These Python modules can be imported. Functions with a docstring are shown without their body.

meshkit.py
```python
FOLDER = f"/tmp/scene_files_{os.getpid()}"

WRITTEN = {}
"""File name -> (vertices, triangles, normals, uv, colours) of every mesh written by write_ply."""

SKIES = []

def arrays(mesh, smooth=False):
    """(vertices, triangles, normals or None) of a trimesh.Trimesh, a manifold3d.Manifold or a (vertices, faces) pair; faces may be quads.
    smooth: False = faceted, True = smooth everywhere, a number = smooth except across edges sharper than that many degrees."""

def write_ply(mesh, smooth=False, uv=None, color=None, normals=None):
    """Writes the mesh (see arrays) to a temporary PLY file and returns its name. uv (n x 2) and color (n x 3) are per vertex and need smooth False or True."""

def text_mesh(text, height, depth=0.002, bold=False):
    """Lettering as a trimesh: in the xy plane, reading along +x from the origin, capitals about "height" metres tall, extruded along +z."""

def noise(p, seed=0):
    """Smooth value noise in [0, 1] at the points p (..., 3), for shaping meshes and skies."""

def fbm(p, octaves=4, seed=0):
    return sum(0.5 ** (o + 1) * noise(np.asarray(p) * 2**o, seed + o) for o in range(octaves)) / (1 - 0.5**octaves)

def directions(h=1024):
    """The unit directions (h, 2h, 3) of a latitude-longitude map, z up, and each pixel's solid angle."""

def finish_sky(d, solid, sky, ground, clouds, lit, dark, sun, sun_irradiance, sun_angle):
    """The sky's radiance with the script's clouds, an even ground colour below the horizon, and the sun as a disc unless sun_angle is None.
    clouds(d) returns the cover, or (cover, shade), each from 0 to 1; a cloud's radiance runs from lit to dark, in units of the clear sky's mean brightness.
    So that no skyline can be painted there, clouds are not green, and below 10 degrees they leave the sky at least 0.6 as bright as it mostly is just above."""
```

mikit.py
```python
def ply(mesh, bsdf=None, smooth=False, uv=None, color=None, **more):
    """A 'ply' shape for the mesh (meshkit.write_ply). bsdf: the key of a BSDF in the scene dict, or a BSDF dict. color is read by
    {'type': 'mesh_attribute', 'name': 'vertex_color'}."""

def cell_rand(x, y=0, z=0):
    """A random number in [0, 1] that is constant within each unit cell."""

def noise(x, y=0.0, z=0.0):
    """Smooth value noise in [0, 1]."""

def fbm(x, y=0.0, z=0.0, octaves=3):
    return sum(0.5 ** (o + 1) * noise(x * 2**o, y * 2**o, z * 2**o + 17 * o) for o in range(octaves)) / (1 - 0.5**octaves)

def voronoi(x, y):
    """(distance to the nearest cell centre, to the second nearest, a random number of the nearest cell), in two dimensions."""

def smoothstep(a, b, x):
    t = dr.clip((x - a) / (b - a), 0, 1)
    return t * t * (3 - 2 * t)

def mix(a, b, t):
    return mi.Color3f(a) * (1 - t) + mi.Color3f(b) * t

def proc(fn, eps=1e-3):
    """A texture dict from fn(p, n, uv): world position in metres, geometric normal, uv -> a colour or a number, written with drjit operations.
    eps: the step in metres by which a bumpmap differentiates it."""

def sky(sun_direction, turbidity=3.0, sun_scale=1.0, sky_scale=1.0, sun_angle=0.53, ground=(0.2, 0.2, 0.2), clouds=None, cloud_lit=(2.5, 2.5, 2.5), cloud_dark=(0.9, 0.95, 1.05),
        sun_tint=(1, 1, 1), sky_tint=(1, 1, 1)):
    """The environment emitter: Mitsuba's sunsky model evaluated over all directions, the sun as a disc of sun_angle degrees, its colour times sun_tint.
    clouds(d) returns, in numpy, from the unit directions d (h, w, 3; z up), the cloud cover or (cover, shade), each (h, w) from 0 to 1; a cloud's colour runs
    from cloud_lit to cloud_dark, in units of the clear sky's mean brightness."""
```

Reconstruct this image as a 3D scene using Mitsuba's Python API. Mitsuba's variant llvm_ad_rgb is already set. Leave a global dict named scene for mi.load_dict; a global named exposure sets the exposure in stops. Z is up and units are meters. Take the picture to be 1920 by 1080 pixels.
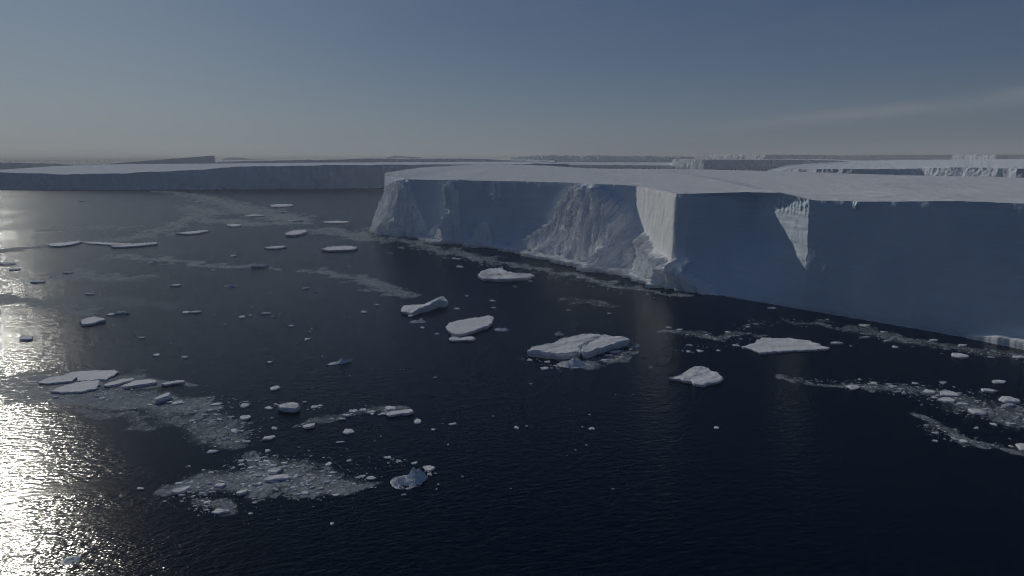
import math, random
import numpy as np
import drjit as dr
import mitsuba as mi
import mikit, meshkit
from mikit import noise, fbm, smoothstep, mix, proc

# ---------------------------------------------------------------- camera, sky, exposure
T = mi.ScalarTransform4f
scene, labels = {}, {}
exposure = -0.32
SUN_AZ, SUN_EL = math.radians(-34.8), math.radians(25.0)
EYE = [0.0, 0.0, 70.0]
scene['camera'] = {'type': 'perspective', 'fov': 66.0, 'fov_axis': 'x', 'near_clip': 1.0, 'far_clip': 90000.0,
    'to_world': T().look_at(origin=EYE, target=[0, 98.675718, 70 - 16.220442], up=[0.00523596, 0.1622022, 0.98674365])}


def cirrus(d):
    """thin cirrus: wisps high on the left and one long streak low on the right"""
    az = np.degrees(np.arctan2(d[..., 0], d[..., 1]))
    el = np.degrees(np.arcsin(np.clip(d[..., 2], -1, 1)))
    q = np.stack([az * 0.09 + el * 0.05, el * 0.35 - az * 0.03, az * 0], -1)
    n = meshkit.fbm(q, 5, 3)
    veil = np.clip((n - 0.45) * 2.0, 0, 1) * np.clip((el - 5) / 8, 0, 1) * 0.085
    q2 = np.stack([az * 0.25, el * 0.9 - az * 0.05, az * 0 + 5], -1)
    n2 = meshkit.fbm(q2, 4, 9)
    mid = 1.95 + (az - 12.6) * 0.077 + 0.25 * (n2 - 0.5)
    band = np.exp(-((el - mid) / (0.24 + 0.014 * np.clip(az - 12, 0, 40))) ** 2) * np.clip((az - 11) / 10, 0, 1) * np.clip((60 - az) / 20, 0, 1)
    low = (0.42 + 0.56 * np.exp(-((az + 42) / 26) ** 2)) * np.exp(-np.clip(el, 0, 90) / 4.5)
    return np.clip(veil + band * (0.05 + 0.22 * n2) + low, 0, 1)


scene['sky'] = mikit.sky([math.sin(SUN_AZ) * math.cos(SUN_EL), math.cos(SUN_AZ) * math.cos(SUN_EL), math.sin(SUN_EL)],
    turbidity=2.6, sun_scale=1.62, sky_scale=1.1, ground=(0.05, 0.07, 0.09), clouds=cirrus, cloud_lit=(4.9, 5.1, 5.3), cloud_dark=(0.9, 0.95, 1.05), sky_tint=(0.66, 0.80, 1.12), sun_tint=(0.80, 1.0, 1.38))

# ---------------------------------------------------------------- data (world metres)
BIG_LEFT = ([0.4, 4.5, 9.4, 14.8, 22.5, 26.5, 33.1, 39.7, 43.6, 49.3, 52.1], [466.7, 475.8, 490.7, 504.4, 519.5, 527.4, 531.4, 534.8, 539.5, 545.7, 553.0])
BIG_CREST = ([0, 10, 25, 40, 52], [615.0272810351614, 611.0272810351614, 601.0272810351614, 589.0272810351614, 571.0272810351614])
SCARP = (606.0272810351614, 684.4417499670091)
NOTCH_S, NOTCH_L = (765.7, 48.0)
MAIN_NEAR = [(-165, 1040, -165, 1040, 52.5), (-139, 862, -137, 862, 53.5), (-115, 782, -114, 782, 53.5), (-96, 729, -95, 727, 51.8), (-45, 663, -45, 663, 52.5), (-3, 613, -3, 613, 52.6), (36, 560, 36, 560, 53.2), (78, 503, 79, 502, 52.8), (86, 426, 88, 424, 50.8), (94, 416, 94.5, 415, 51.0), (108, 396.6, 108, 396.6, 52.3), (124, 374.5, 124, 374.5, 53.2), (137, 356.5, 137, 356.5, 50.8), (152, 335.5, 152, 335.5, 51.4), (173.5, 305.5, 173.5, 305.5, 53.0), (189, 284.5, 189, 284.5, 52.9), (235, 225, 235, 225, 53), (300, 140, 300, 140, 53), (420, 20, 420, 20, 53)]
MAIN_FAR = [(-178, 1600, 53, 0), (-60, 2100, 56, 3), (60, 1750, 55, 6), (138, 1458, 51.5, 8), (273, 1269, 51.5, 12), (352, 1040, 51.5, 14), (390, 779, 51.5, 15), (440, 667, 51.5, 16), (640, 560, 52, 17), (1000, 480, 52, 18)]
BUTTRESS = [[(211.5, 29.3, 6), (230.0, 42.1, 12), (257.0, 46.6, 16), (277.2, 48.7, 18), (302.0, 50.3, 17), (322.0, 50.8, 12), (328.4, 45.1, 6), (337.1, 31.0, 4), (348.4, 16.2, 3), (355.0, 4.3, 2), (361.1, 0.1, 0)], [(353.0, 0.3, 0), (365.9, 9.7, 4), (377.4, 14.2, 8), (387.7, 21.7, 10), (396.7, 25.3, 10), (402.6, 27.0, 7), (406.8, 16.0, 3), (409.4, 3.7, 0)], [(393.5, 51.2, 0), (396.7, 49.0, 3), (401.6, 49.1, 3), (405.2, 42.6, 0)], [(425.6, 1.8, 0), (433.0, 14.1, 5), (438.7, 18.8, 6), (443.5, 20.8, 5), (445.5, 14.1, 2), (449.4, 1.5, 0)], [(597.0, 0, 0), (608.0, 20, 3), (630.0, 24, 5), (655.0, 17, 5), (677.0, 15, 6), (686.4, 13, 6), (698.4, 10, 4), (708.4, 5, 2), (716.4, 0.1, 0)]]
STREAKS = [(375.4, 384.0, 41.0, 53.2, 1.2), (388.7, 406.40000000000003, 27.1, 53.0, 2.2), (433.0, 438.5, 42.7, 52.5, 1.6), (455.4, 458.8, 37.9, 53.3, 2.0), (445.9, 452.0, 35.5, 43.1, 1.4), (466.9, 473.1, 5.0, 12.3, 1.2), (424.6, 433.8, 15.4, 24.6, 1.0), (693.3, 698.3, -0.0, 16.3, 2.2), (786.6, 790.6999999999999, 47.1, 52.3, 0.9)]
FEET = ((323.4, 702.8), (837.6, 1039.6886569759488))
FAR_BERGS = [('tabular_iceberg', 'iceberg', 'long low tabular iceberg across the left behind the open water, its face in violet shade', [(-1650, 2100, 44), (-1284, 1995, 42), (-1180, 1960, 39.5), (-1076, 1933, 37.5), (-960, 1915, 39), (-842, 1902, 43), (-740, 1905, 48), (-653, 1909, 54), (-462, 1917, 56), (-289, 1962, 56), (-100, 2010, 56), (150, 2100, 56)], [(-1700, 2450, 43, 0), (-1600, 2520, 43.5, 1), (-1720, 3000, 50, 2), (-1700, 3350, 53, 3), (-1600, 3400, 54.5, 4), (-1300, 3400, 54.5, 6), (-1000, 3400, 56, 8), (-500, 3400, 56.5, 10), (100, 3400, 56, 11)], 4, 18, 14, 5, 14, 1.2, 1.6), ('tabular_iceberg', 'iceberg', 'dark low iceberg on the horizon at the left edge of the picture', [(-3745.4, 5200.0, 62.0), (-3329.0, 5200.0, 59.8), (-3121.1, 5200.0, 55.3), (-3004.7, 5300.0, 48.9), (-2861.6, 5500.0, 41.3)], [(-4393.6, 6100.0, 62.0, 0), (-3905.2, 6100.0, 59.8, 1), (-3661.3, 6100.0, 55.3, 2), (-3514.9, 6200.0, 48.9, 3), (-3329.9, 6400.0, 41.3, 4)], 12, 10, 20, 0, 6, 2, 3), ('wedge_iceberg', 'iceberg', 'wedge-shaped iceberg on the left horizon rising to a sharp cliff at its right end', [(-2165.0, 4300.0, 52.9), (-2039.8, 4250.0, 60.9), (-1846.6, 4200.0, 72.6), (-1719.8, 4200.0, 81.7), (-1607.2, 4200.0, 89.4), (-1567.8, 4200.0, 91.9), (-1596.7, 4300.0, 89.6)], [(-2316.0, 4600.0, 52.9, 0), (-2183.8, 4550.0, 60.9, 1), (-1978.5, 4500.0, 72.6, 2), (-1842.6, 4500.0, 81.7, 3), (-1722.0, 4500.0, 89.4, 4), (-1679.8, 4500.0, 91.9, 5), (-1708.1, 4600.0, 89.6, 6)], 12, 10, 14, 0, 6, 2, 1.0), ('tabular_iceberg', 'iceberg', 'long bluish iceberg across the middle horizon behind the two nearest bergs', [(-2099.8, 5000.0, 51.2), (-1828.3, 4900.0, 58.5), (-1598.4, 4800.0, 62.5), (-1277.7, 4800.0, 67.1), (-1010.6, 4750.0, 69.0), (-842.9, 4700.0, 74.4), (-623.5, 4700.0, 70.1), (-341.1, 4700.0, 70.2), (-168.6, 4700.0, 67.8), (3.9, 4700.0, 59.2), (260.5, 4800.0, 46.5)], [(-3191.7, 7600.0, 57.2, 0), (-2798.4, 7500.0, 64.5, 1), (-2464.2, 7400.0, 68.5, 2), (-1969.8, 7400.0, 73.1, 3), (-1563.8, 7350.0, 75.0, 4), (-1309.2, 7300.0, 80.4, 5), (-968.4, 7300.0, 76.1, 6), (-529.8, 7300.0, 76.2, 7), (-261.9, 7300.0, 73.8, 8), (6.1, 7300.0, 65.2, 9), (401.6, 7400.0, 52.5, 10)], 12, 10, 50, 14, 8, 2, 2.5), ('hummocky_iceberg', 'iceberg', 'tiny far iceberg like a low mound, second silhouette right of the wedge-shaped iceberg', [(-3248.2, 9000.0, 74.9), (-3205.0, 9000.0, 92.5), (-3114.6, 9000.0, 98.0), (-3024.9, 9000.0, 91.6), (-2905.7, 9000.0, 76.1), (-2515.7, 9000.0, 68.2)], [(-3392.6, 9400.0, 74.9, 0), (-3347.4, 9400.0, 92.5, 1), (-3253.0, 9400.0, 98.0, 2), (-3159.3, 9400.0, 91.6, 3), (-3034.8, 9400.0, 76.1, 4), (-2627.5, 9400.0, 68.2, 5)], 20, 10, 12, 0, 6, 2, 1), ('hummocky_iceberg', 'iceberg', 'tiny peaked far iceberg on the horizon above the left end of the huge iceberg', [(-1421.8, 9000.0, 83.3), (-1355.3, 9000.0, 97.8), (-1312.8, 9000.0, 111.2), (-1265.0, 9000.0, 105.0), (-1193.2, 9000.0, 96.9), (-1013.2, 9000.0, 90.1)], [(-1485.0, 9400.0, 83.3, 0), (-1415.5, 9400.0, 97.8, 1), (-1371.1, 9400.0, 111.2, 2), (-1321.2, 9400.0, 105.0, 3), (-1246.2, 9400.0, 96.9, 4), (-1058.2, 9400.0, 90.1, 5)], 20, 10, 12, 0, 6, 2, 1), ('hummocky_iceberg', 'iceberg', 'wide rugged bluish iceberg on the middle horizon with snow slopes in front', [(-16.4, 6600.0, 74.4), (115.8, 6600.0, 86.8), (203.9, 6600.0, 92.9), (358.0, 6600.0, 92.1), (612.8, 6500.0, 88.2), (742.8, 6500.0, 91.9), (829.7, 6500.0, 82.8), (1003.2, 6500.0, 84.1), (1239.0, 6600.0, 78.8), (1526.2, 6700.0, 73.2)], [(-19.4, 7800.0, 74.4, 0), (136.9, 7800.0, 86.8, 1), (241.0, 7800.0, 92.9, 2), (423.1, 7800.0, 92.1, 3), (725.9, 7700.0, 88.2, 4), (879.9, 7700.0, 91.9, 5), (982.9, 7700.0, 82.8, 6), (1188.4, 7700.0, 84.1, 7), (1464.3, 7800.0, 78.8, 8), (1799.5, 7900.0, 73.2, 9)], 12, 14, 90, 45, 6, 5, 7), ('tabular_iceberg', 'iceberg', 'low sunlit snow shelf at the foot of the rugged bluish iceberg on the horizon', [(-69.1, 5500.0, 26.8), (186.5, 5450.0, 27.7), (365.3, 5400.0, 25.4), (690.2, 5400.0, 21.9), (979.1, 5400.0, 18.6), (1217.9, 5500.0, 14.7)], [(-81.7, 6500.0, 40.8, 0), (220.7, 6450.0, 41.7, 1), (432.9, 6400.0, 39.4, 2), (818.0, 6400.0, 35.9, 3), (1160.4, 6400.0, 32.6, 4), (1439.3, 6500.0, 28.7, 5)], 12, 10, 30, 0, 6, 2, 2), ('tabular_iceberg', 'iceberg', 'blue-shaded tabular iceberg with a bright left end behind the plateau, right of centre', [(1134.0, 5600.0, 58.6), (1104.8, 5150.0, 59.2), (1140.1, 4700.0, 57.9), (1379.2, 4680.0, 55.2), (1542.0, 4700.0, 55.2), (1706.3, 4720.0, 53.4), (1927.8, 4800.0, 49.0), (2169.2, 5000.0, 37.4)], [(1437.8, 7100.0, 58.6, 0), (1426.6, 6650.0, 59.2, 1), (1504.0, 6200.0, 57.9, 2), (1821.3, 6180.0, 55.2, 3), (2034.1, 6200.0, 55.2, 4), (2248.6, 6220.0, 53.4, 5), (2530.2, 6300.0, 49.0, 6), (2820.0, 6500.0, 37.4, 7)], 5, 14, 12, 10, 8, 2, 0.6), ('tabular_iceberg', 'iceberg', 'far white cliff on the horizon just above the blue-shaded tabular iceberg', [(2119.0, 8600.0, 95.9), (2085.9, 8200.0, 98.1), (2136.1, 7600.0, 95.0), (2229.1, 7000.0, 90.8), (2434.7, 7000.0, 89.7), (2896.2, 7100.0, 83.1)], [(2488.6, 10100.0, 95.9, 0), (2467.5, 9700.0, 98.1, 1), (2557.7, 9100.0, 95.0, 2), (2706.8, 8500.0, 90.8, 3), (2956.4, 8500.0, 89.7, 4), (3508.1, 8600.0, 83.1, 5)], 14, 10, 16, 16, 6, 2, 2), ('tabular_iceberg', 'iceberg', 'thin dark strip of iceberg along the horizon at the right', [(3997.8, 9800.0, 84.9), (4319.1, 9500.0, 86.5), (4963.7, 9400.0, 85.8), (5591.0, 9400.0, 85.7), (6281.2, 9400.0, 84.0), (7160.0, 9400.0, 79.5)], [(4324.2, 10600.0, 84.9, 0), (4682.8, 10300.0, 86.5, 1), (5386.1, 10200.0, 85.8, 2), (6066.8, 10200.0, 85.7, 3), (6815.8, 10200.0, 84.0, 4), (7769.4, 10200.0, 79.5, 5)], 30, 10, 20, 0, 6, 2, 0), ('tabular_iceberg', 'iceberg', 'small bright white iceberg with striped cliff on the horizon near the right edge', [(3588.6, 6500.0, 79.3), (3503.3, 6300.0, 81.0), (3430.6, 5900.0, 78.3), (3337.8, 5500.0, 74.5), (3481.5, 5600.0, 66.8)], [(3754.2, 6800.0, 79.3, 0), (3670.1, 6600.0, 81.0, 1), (3605.0, 6200.0, 78.3, 2), (3519.9, 5800.0, 74.5, 3), (3668.0, 5900.0, 66.8, 4)], 6, 12, 8, 14, 6, 2, 1), ('tabular_iceberg', 'iceberg', 'snow-topped iceberg behind the huge one at the right, with a crumbling sunlit cliff', [(724.6, 2250.0, 32.1), (684.1, 2000.0, 39.4), (660.1, 1850.0, 40.9), (668.9, 1720.0, 44.4), (708.0, 1650.0, 44.6), (754.0, 1630.0, 44.0), (823.5, 1600.0, 46.2), (822.9, 1535.0, 47.5), (821.7, 1460.0, 48.9), (816.9, 1370.0, 50.0), (816.3, 1285.0, 49.7), (856.0, 1240.0, 47.6), (949.5, 1190.0, 44.6)], [(864.6, 2500, 46, 0), (1084.3, 2900, 47, 1), (1344.0, 3300, 48, 2), (1735.9, 4000, 49, 4), (2163.3, 4500, 50, 6), (2636.0, 4700, 50, 8), (3106.7, 4700, 50, 11), (3577.4, 4700, 50, 12)], 2.0, 24, 10, 9, 10, 2.5, 1.2)]
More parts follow.
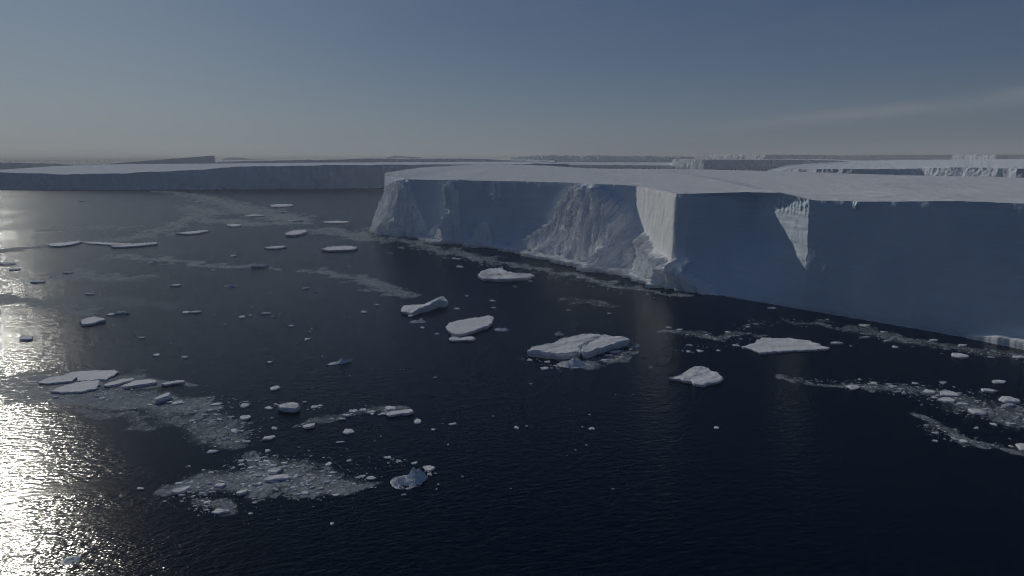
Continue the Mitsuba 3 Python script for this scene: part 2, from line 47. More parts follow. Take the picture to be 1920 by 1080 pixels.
FLOES = [('cracked_floe', 'ice floe', 'largest floe, flat and white with a dark crack across it, rubble at its front', 2.3, 0.22, [[(5.3, 274.9), (7.1, 279.5), (11.2, 282.8), (15.2, 285.6), (17.5, 290.6), (19.8, 293.6), (23.6, 297.2), (26.6, 299.8), (27.5, 300.5), (30.3, 301.1), (34.9, 299.0), (33.1, 295.4), (30.7, 290.3), (28.9, 288.3), (26.7, 284.4), (25.3, 281.5), (24.8, 279.1), (24.3, 272.3), (22.0, 270.5), (18.7, 269.7), (15.7, 269.8), (13.5, 270.1), (11.2, 271.7), (8.7, 272.6), (6.7, 273.5)], [(35.4, 299.0), (40.2, 296.2), (42.6, 294.6), (44.2, 292.5), (43.9, 289.9), (41.4, 288.0), (37.6, 283.6), (33.8, 279.4), (30.0, 275.3), (26.0, 270.4), (24.5, 270.9), (24.9, 276.3), (25.5, 280.5), (27.0, 283.6), (29.0, 287.5), (31.1, 289.9), (33.5, 294.8)]], None), ('ice_floe', 'ice floe', 'rounded flat white floe with a pointed right tip, left of the cracked floe', 1.3, 0.18, [[(-27.6, 325.5), (-25.1, 329.9), (-21.7, 333.7), (-18.4, 336.9), (-15.1, 339.5), (-12.7, 340.8), (-10.4, 342.8), (-7.9, 340.0), (-8.6, 332.7), (-8.6, 326.3), (-9.8, 322.6), (-11.2, 319.6), (-14.3, 314.4), (-17.7, 308.7), (-20.5, 306.4), (-22.5, 306.6), (-24.1, 309.5), (-25.9, 313.5), (-27.1, 318.2)]], None), ('ice_floe', 'ice floe', 'wide white floe with jagged upper edge and pointed ends, under the shaded cliff at right', 0.7, 0.25, [[(85.3, 285.1), (90.2, 289.2), (93.7, 294.9), (97.3, 299.4), (99.8, 299.1), (102.4, 298.3), (105.5, 298.7), (107.8, 299.1), (110.3, 295.8), (113.6, 294.9), (114.8, 290.5), (115.4, 285.6), (117.1, 282.9), (114.4, 280.4), (109.4, 279.9), (104.0, 279.2), (96.5, 277.3), (90.6, 275.9), (88.9, 276.1), (87.6, 280.7)]], None), ('ice_floe', 'ice floe', 'diamond-shaped rough white floe on dark water, right of and below the cracked floe', 0.8, 0.4, [[(49.9, 243.3), (52.8, 245.7), (57.3, 251.3), (60.2, 255.7), (62.1, 256.9), (63.7, 257.1), (65.2, 254.2), (65.1, 251.5), (67.1, 249.5), (67.2, 245.2), (66.7, 240.8), (64.2, 238.2), (61.4, 236.4), (58.6, 234.6), (57.2, 235.9), (55.7, 238.3), (54.2, 239.9), (51.4, 241.9)]], None), ('ice_floe', 'ice floe', 'low peaked floe lying close to the far half of the cliff', 1.6, 0.9, [[(-20.5, 462.2), (-18.6, 480.8), (-14.5, 492.6), (-6.7, 493.9), (-4.3, 480.3), (2.2, 472.4), (10.7, 468.4), (13.2, 462.5), (8.3, 452.8), (0.0, 449.6), (-8.1, 447.9), (-16.4, 450.9)]], None), ('ice_floe', 'ice floe', 'small rectangular floe with dark edge, farther of the two on the left mid water', 1.73, 0.2, [[(-213.4, 739.3), (-214.3, 763.5), (-210.1, 776.9), (-203.1, 778.5), (-196.5, 756.8), (-197.2, 734.8), (-200.6, 722.7), (-206.9, 723.1)]], None), ('ice_floe', 'ice floe', 'small flat floe with dark edge, nearer of the two on the left mid water', 1.3, 0.2, [[(-147.5, 610.2), (-147.2, 623.3), (-140.8, 628.8), (-130.8, 632.3), (-121.6, 620.2), (-121.6, 607.1), (-130.8, 602.1), (-140.8, 600.8)]], None), ('ice_floe', 'ice floe', 'long thin floe near the winding slush streak, left of the small rectangular floe', 1.15, 0.2, [[(-321.6, 752.2), (-315.5, 768.6), (-309.5, 779.9), (-301.8, 787.4), (-298.4, 771.5), (-300.6, 752.8), (-305.6, 744.0)]], None), ('ice_floe', 'ice floe', 'thin floe between the long thin floe and the small flat floe', 0.86, 0.2, [[(-198.0, 627.3), (-193.0, 634.8), (-186.3, 638.5), (-181.1, 632.3), (-184.0, 622.8), (-191.4, 619.4)]], None), ('ice_floe', 'ice floe', 'thin white strip of floe left of the far corner of the cliff', 0.86, 0.2, [[(-212.7, 888.0), (-203.1, 899.0), (-186.9, 894.0), (-180.7, 878.4), (-193.3, 868.1), (-206.1, 872.6)]], None), ('ice_floe', 'ice floe', 'narrow far floe in the slush streak above the long thin floe', 0.86, 0.2, [[(-308.6, 850.6), (-306.0, 864.5), (-294.0, 856.7), (-288.5, 835.7), (-294.3, 829.3)]], None), ('ice_floe', 'ice floe', 'far flat floe on the distant slush field at left, below the long low iceberg', 1.15, 0.2, [[(-372.0, 1216.0), (-368.1, 1244.5), (-344.0, 1242.3), (-330.4, 1198.3), (-339.0, 1172.2), (-355.3, 1173.6)]], None), ('ice_floe', 'ice floe', 'long narrow floe, leftmost of the three along the left slush band', 1.3, 0.2, [[(-387.5, 654.9), (-388.3, 665.5), (-381.8, 671.7), (-376.1, 684.8), (-369.0, 673.3), (-366.1, 653.9), (-369.4, 641.8), (-377.1, 642.2)]], None), ('ice_floe', 'ice floe', 'thin dark edged floe, middle of the three along the left slush band', 0.72, 0.2, [[(-374.2, 681.2), (-358.8, 678.2), (-337.9, 668.5), (-319.5, 663.3), (-320.0, 654.9), (-336.0, 655.7), (-356.5, 665.1)]], None), ('ice_floe', 'ice floe', 'long narrow floe with bright rim, rightmost of the three along the left slush band', 1.08, 0.3, [[(-328.0, 642.6), (-322.2, 650.4), (-313.7, 662.5), (-303.0, 672.8), (-297.1, 657.5), (-303.1, 645.4), (-313.0, 635.9), (-322.2, 634.3)]], None), ('ice_floe', 'ice floe', 'floe with dark upper rim at the edge of the sun glitter, left', 1.0, 0.4, [[(-188.6, 337.4), (-189.4, 343.2), (-187.5, 347.1), (-180.2, 342.2), (-178.2, 339.0), (-180.1, 334.5), (-181.3, 330.8), (-183.6, 329.4)]], None), ('ice_floe', 'ice floe', 'dark round floe against the bright sun glitter at left', 0.8, 0.3, [[(-196.2, 306.2), (-196.7, 309.4), (-194.2, 310.0), (-190.7, 307.3), (-189.3, 303.5), (-190.5, 302.0), (-193.1, 302.7)]], None), ('ice_floe', 'ice floe', 'big grey plate, uppermost left of the cluster of flat floes at left', 0.55, 0.12, [[(-150.8, 242.6), (-151.0, 246.3), (-149.8, 249.3), (-147.2, 250.9), (-143.2, 250.4), (-141.7, 248.3), (-141.1, 244.1), (-144.2, 242.5), (-147.3, 241.0)]], None), ('ice_floe', 'ice floe', 'big grey plate, topmost of the cluster of flat floes at left', 0.5, 0.12, [[(-147.6, 251.5), (-146.9, 254.6), (-143.7, 256.3), (-138.8, 257.1), (-133.3, 257.0), (-131.4, 254.3), (-130.9, 248.6), (-130.5, 245.5), (-133.7, 246.2), (-135.5, 244.2), (-138.9, 244.2), (-142.0, 248.9)]], None), ('ice_floe', 'ice floe', 'big grey plate, lowest of the cluster of flat floes at left', 0.55, 0.12, [[(-141.2, 232.8), (-141.1, 236.9), (-140.4, 239.7), (-138.0, 242.4), (-135.2, 243.6), (-132.7, 244.8), (-130.2, 240.7), (-128.9, 235.4), (-130.7, 233.0), (-133.7, 231.5), (-137.7, 232.0)]], None), ('ice_floe', 'ice floe', 'grey straight-rimmed plate in the middle right of the cluster of flat floes', 0.55, 0.12, [[(-128.7, 239.8), (-127.9, 242.6), (-126.1, 245.9), (-122.6, 247.5), (-121.4, 245.8), (-123.3, 242.5), (-124.6, 239.4), (-126.8, 238.2)]], None), ('ice_floe', 'ice floe', 'long grey plate with a dark lower rim, rightmost of the cluster of flat floes', 0.7, 0.15, [[(-122.1, 237.6), (-121.3, 240.8), (-120.0, 244.0), (-117.2, 245.2), (-113.0, 243.4), (-112.7, 241.4), (-115.1, 239.5), (-117.8, 237.9), (-120.3, 236.2)]], None), ('ice_floe', 'ice floe', 'narrow floe trailing off right of the cluster of flat floes', 0.6, 0.25, [[(-110.7, 240.1), (-109.8, 242.5), (-107.0, 244.1), (-104.5, 244.0), (-104.5, 242.0), (-106.8, 240.9), (-108.8, 238.9)]], None), ('ice_floe', 'ice floe', 'small thick slab with sharp dark end at the left of the slush tail', 1.3, 0.15, [[(-105.0, 222.5), (-105.0, 224.9), (-104.0, 226.7), (-102.6, 228.5), (-101.6, 226.7), (-101.8, 224.2), (-103.1, 222.5), (-103.8, 221.1)]], None), ('ice_floe', 'ice floe', 'rounded rough floe with ridges, left of centre below the boat-shaped ice', 1.2, 0.6, [[(-66.4, 214.6), (-66.1, 216.7), (-64.5, 218.2), (-62.2, 218.0), (-60.2, 215.3), (-60.2, 213.4), (-61.9, 212.4), (-64.0, 212.8)]], None), ('ice_floe', 'ice floe', 'flat twin-lobed floe in the loose chain of ice left of centre', 0.6, 0.15, [[(-35.3, 209.1), (-34.0, 211.9), (-31.6, 212.5), (-30.7, 213.1), (-28.5, 213.7), (-27.3, 211.2), (-28.2, 209.5), (-30.7, 209.7), (-32.5, 208.5), (-34.2, 207.6)]], None), ('ice_floe', 'ice floe', 'flat pale floe touching the upper end of the rugged blue growler', 0.5, 0.12, [[(-20.7, 171.5), (-20.3, 172.1), (-19.3, 172.4), (-18.5, 172.0), (-17.8, 171.4), (-17.8, 170.6), (-18.2, 170.1), (-18.6, 169.4), (-19.0, 169.0), (-19.6, 169.7), (-20.1, 170.5)]], None), ('ice_floe', 'ice floe', 'low slab touching the front of the floe with the rounded left end', 0.5, 0.4, [[(-24.8, 302.1), (-24.0, 304.5), (-22.3, 304.5), (-21.0, 302.5), (-19.7, 304.4), (-17.5, 305.4), (-15.6, 304.7), (-14.4, 302.9), (-14.6, 300.0), (-16.2, 298.4), (-18.4, 299.1), (-20.5, 298.3), (-22.6, 297.5), (-24.1, 299.4)]], None), ('ice_floe', 'ice floe', 'pale flat patch of old ice, largest in the slush field at the bottom', 0.45, 0.25, [[(-54.8, 164.6), (-54.6, 166.9), (-53.2, 167.5), (-51.4, 167.4), (-49.8, 166.5), (-49.6, 165.3), (-51.0, 165.1), (-52.6, 164.7), (-53.8, 164.0)]], None), ('ice_floe', 'ice floe', 'pale flat floe at the left tip of the slush field at the bottom', 0.45, 0.25, [[(-72.8, 158.3), (-72.6, 159.8), (-71.6, 160.8), (-70.0, 161.2), (-69.4, 160.6), (-69.8, 158.9), (-70.6, 158.0), (-71.7, 157.8)]], None), ('ice_floe', 'ice floe', 'flat grey floe at the lower edge of the slush field at the bottom', 0.4, 0.25, [[(-58.5, 157.4), (-58.7, 158.7), (-58.1, 159.2), (-56.8, 159.7), (-56.4, 159.1), (-56.7, 158.0), (-57.6, 157.0)]], None), ('ice_floe', 'ice floe', 'pointed floe just above the largest patch in the slush field at the bottom', 0.5, 0.4, [[(-55.6, 169.5), (-55.5, 170.8), (-54.0, 171.2), (-52.9, 171.8), (-52.7, 170.1), (-53.2, 168.5), (-54.4, 168.2)]], None), ('ice_floe', 'ice floe', 'long pale floe near the right edge, topmost of the drifting field there', 0.7, 0.3, [[(154.5, 270.5), (156.8, 273.5), (159.1, 273.7), (160.3, 271.3), (160.7, 268.5), (158.6, 267.3), (155.9, 267.9)]], None), ('ice_floe', 'ice floe', 'flat grey floe at the left end of the drifting field at right', 0.3, 0.15, [[(102.6, 234.5), (104.0, 235.6), (106.0, 235.2), (107.0, 234.0), (105.2, 232.0), (103.3, 231.2)]], None), ('ice_floe', 'ice floe', 'flat grey floe, widest of the drifting field at right', 0.35, 0.2, [[(126.6, 225.9), (128.5, 228.6), (131.1, 229.3), (132.4, 227.8), (131.9, 224.0), (130.2, 223.9), (128.0, 224.6)]], None), ('ice_floe', 'ice floe', 'flat grey floe just below the widest one in the drifting field at right', 0.35, 0.2, [[(123.5, 220.7), (125.1, 222.2), (127.5, 222.4), (128.4, 220.1), (126.6, 217.8), (124.5, 218.1)]], None), ('ice_floe', 'ice floe', 'small oval floe at the far right of the drifting field, nearest the right edge', 0.4, 0.15, [[(149.9, 238.5), (151.3, 240.1), (153.6, 240.3), (154.7, 239.0), (152.9, 236.9), (150.2, 236.9)]], None), ('ice_floe', 'ice floe', 'rounded floe cut by the right edge of the picture, lowest at right', 0.4, 0.2, [[(123.0, 183.9), (124.6, 185.0), (125.4, 184.2), (125.6, 182.1), (123.5, 179.6), (122.0, 180.3)]], None), ('tilted_floe', 'ice floe', 'tilted wedge of ice with lit hollow top and grey shaded side, near the rounded floe', 1.6, 0.15, [[(-51.9, 361.2), (-51.9, 366.6), (-50.6, 368.5), (-47.5, 369.3), (-44.1, 368.0), (-40.4, 365.5), (-38.8, 372.6), (-36.7, 375.8), (-35.1, 378.8), (-33.2, 379.4), (-30.7, 374.0), (-30.2, 371.5), (-34.5, 370.1), (-35.4, 367.7), (-38.7, 360.8), (-42.6, 354.9), (-44.7, 349.2), (-46.6, 350.7), (-49.2, 353.6), (-50.9, 355.9)]], [[1.2, 1.5, 1.4, 1.3, 1.3, 1.5, 2.2, 2.8, 3.4, 3.6, 3.2, 2.6, 4.2, 4.0, 3.2, 2.4, 1.7, 1.3, 1.3, 1.2]])]
HEAPS = [('growler', 'ice chunk', 'rugged blue-grey growler with a ridge, alone at the bottom centre', 'mat_floe', (-23.1, 164.4, 4.4, 3.5, 0.55, 2.4), [(-0.7, -0.1, 0.35, 0.35), (-0.35, 0.05, 0.6, 0.45), (0, 0.1, 0.8, 0.4), (0.25, -0.35, 0.4, 0.35), (0.45, 0.15, 1.3, 0.45), (0.7, -0.15, 0.7, 0.35)], 0.9), ('ice_rubble', 'ice chunk', 'heap of bluish ice rubble fallen against the front of the cracked floe', 'mat_floe', (21.1, 263.3, 5.2, 4.8, 0.35, 2.2), [(-0.5, -0.3, 0.7, 0.5), (0, 0, 1.0, 0.6), (0.35, 0.4, 1.1, 0.5)], 0.9), ('growler', 'ice chunk', 'grey translucent low growler in the sun glitter at the bottom left', 'mat_wet_ice', (-78.7, 130.4, 1.9, 1.5, 0.3, 0.9), [(0.2, 0, 0.5, 0.8)], 0.3), ('growler', 'ice chunk', 'small peaked growler just behind the left part of the cracked floe', 'mat_floe', (19.0, 309.7, 1.9, 1.5, 0.1, 1.8), [(-0.2, 0, 1.0, 0.7)], 0.4), ('growler', 'ice chunk', 'crumbling small growler in front of the tilted wedge of ice', 'mat_floe', (-40.9, 336.9, 3.4, 2.8, 0.25, 1.6), [(-0.3, -0.1, 0.5, 0.5), (0.4, 0.2, 1.0, 0.5)], 0.6), ('growler', 'ice chunk', 'long low growler off the right tip of the rounded floe', 'mat_floe', (-4.3, 319.3, 3.1, 2.5, -0.35, 1.4), [(-0.3, 0, 0.6, 0.7), (0.5, 0, 0.8, 0.5)], 0.5), ('growler', 'ice chunk', 'little bluish growler with a dark base alone at left, right of the winding slush', 'mat_floe', (-158.1, 437.9, 3.4, 2.7, 0.0, 2.0), [(0, 0, 0.6, 0.8)], 0.5), ('growler', 'ice chunk', 'dark rounded growler on the smooth water left of centre, above the pale streak', 'mat_floe', (-249.0, 544.5, 3.8, 3.7, 0.0, 2.2), [(0, 0, 0.6, 0.8)], 0.4)]
BOAT = (-60.1, 266.5, 0.62, 9.5)
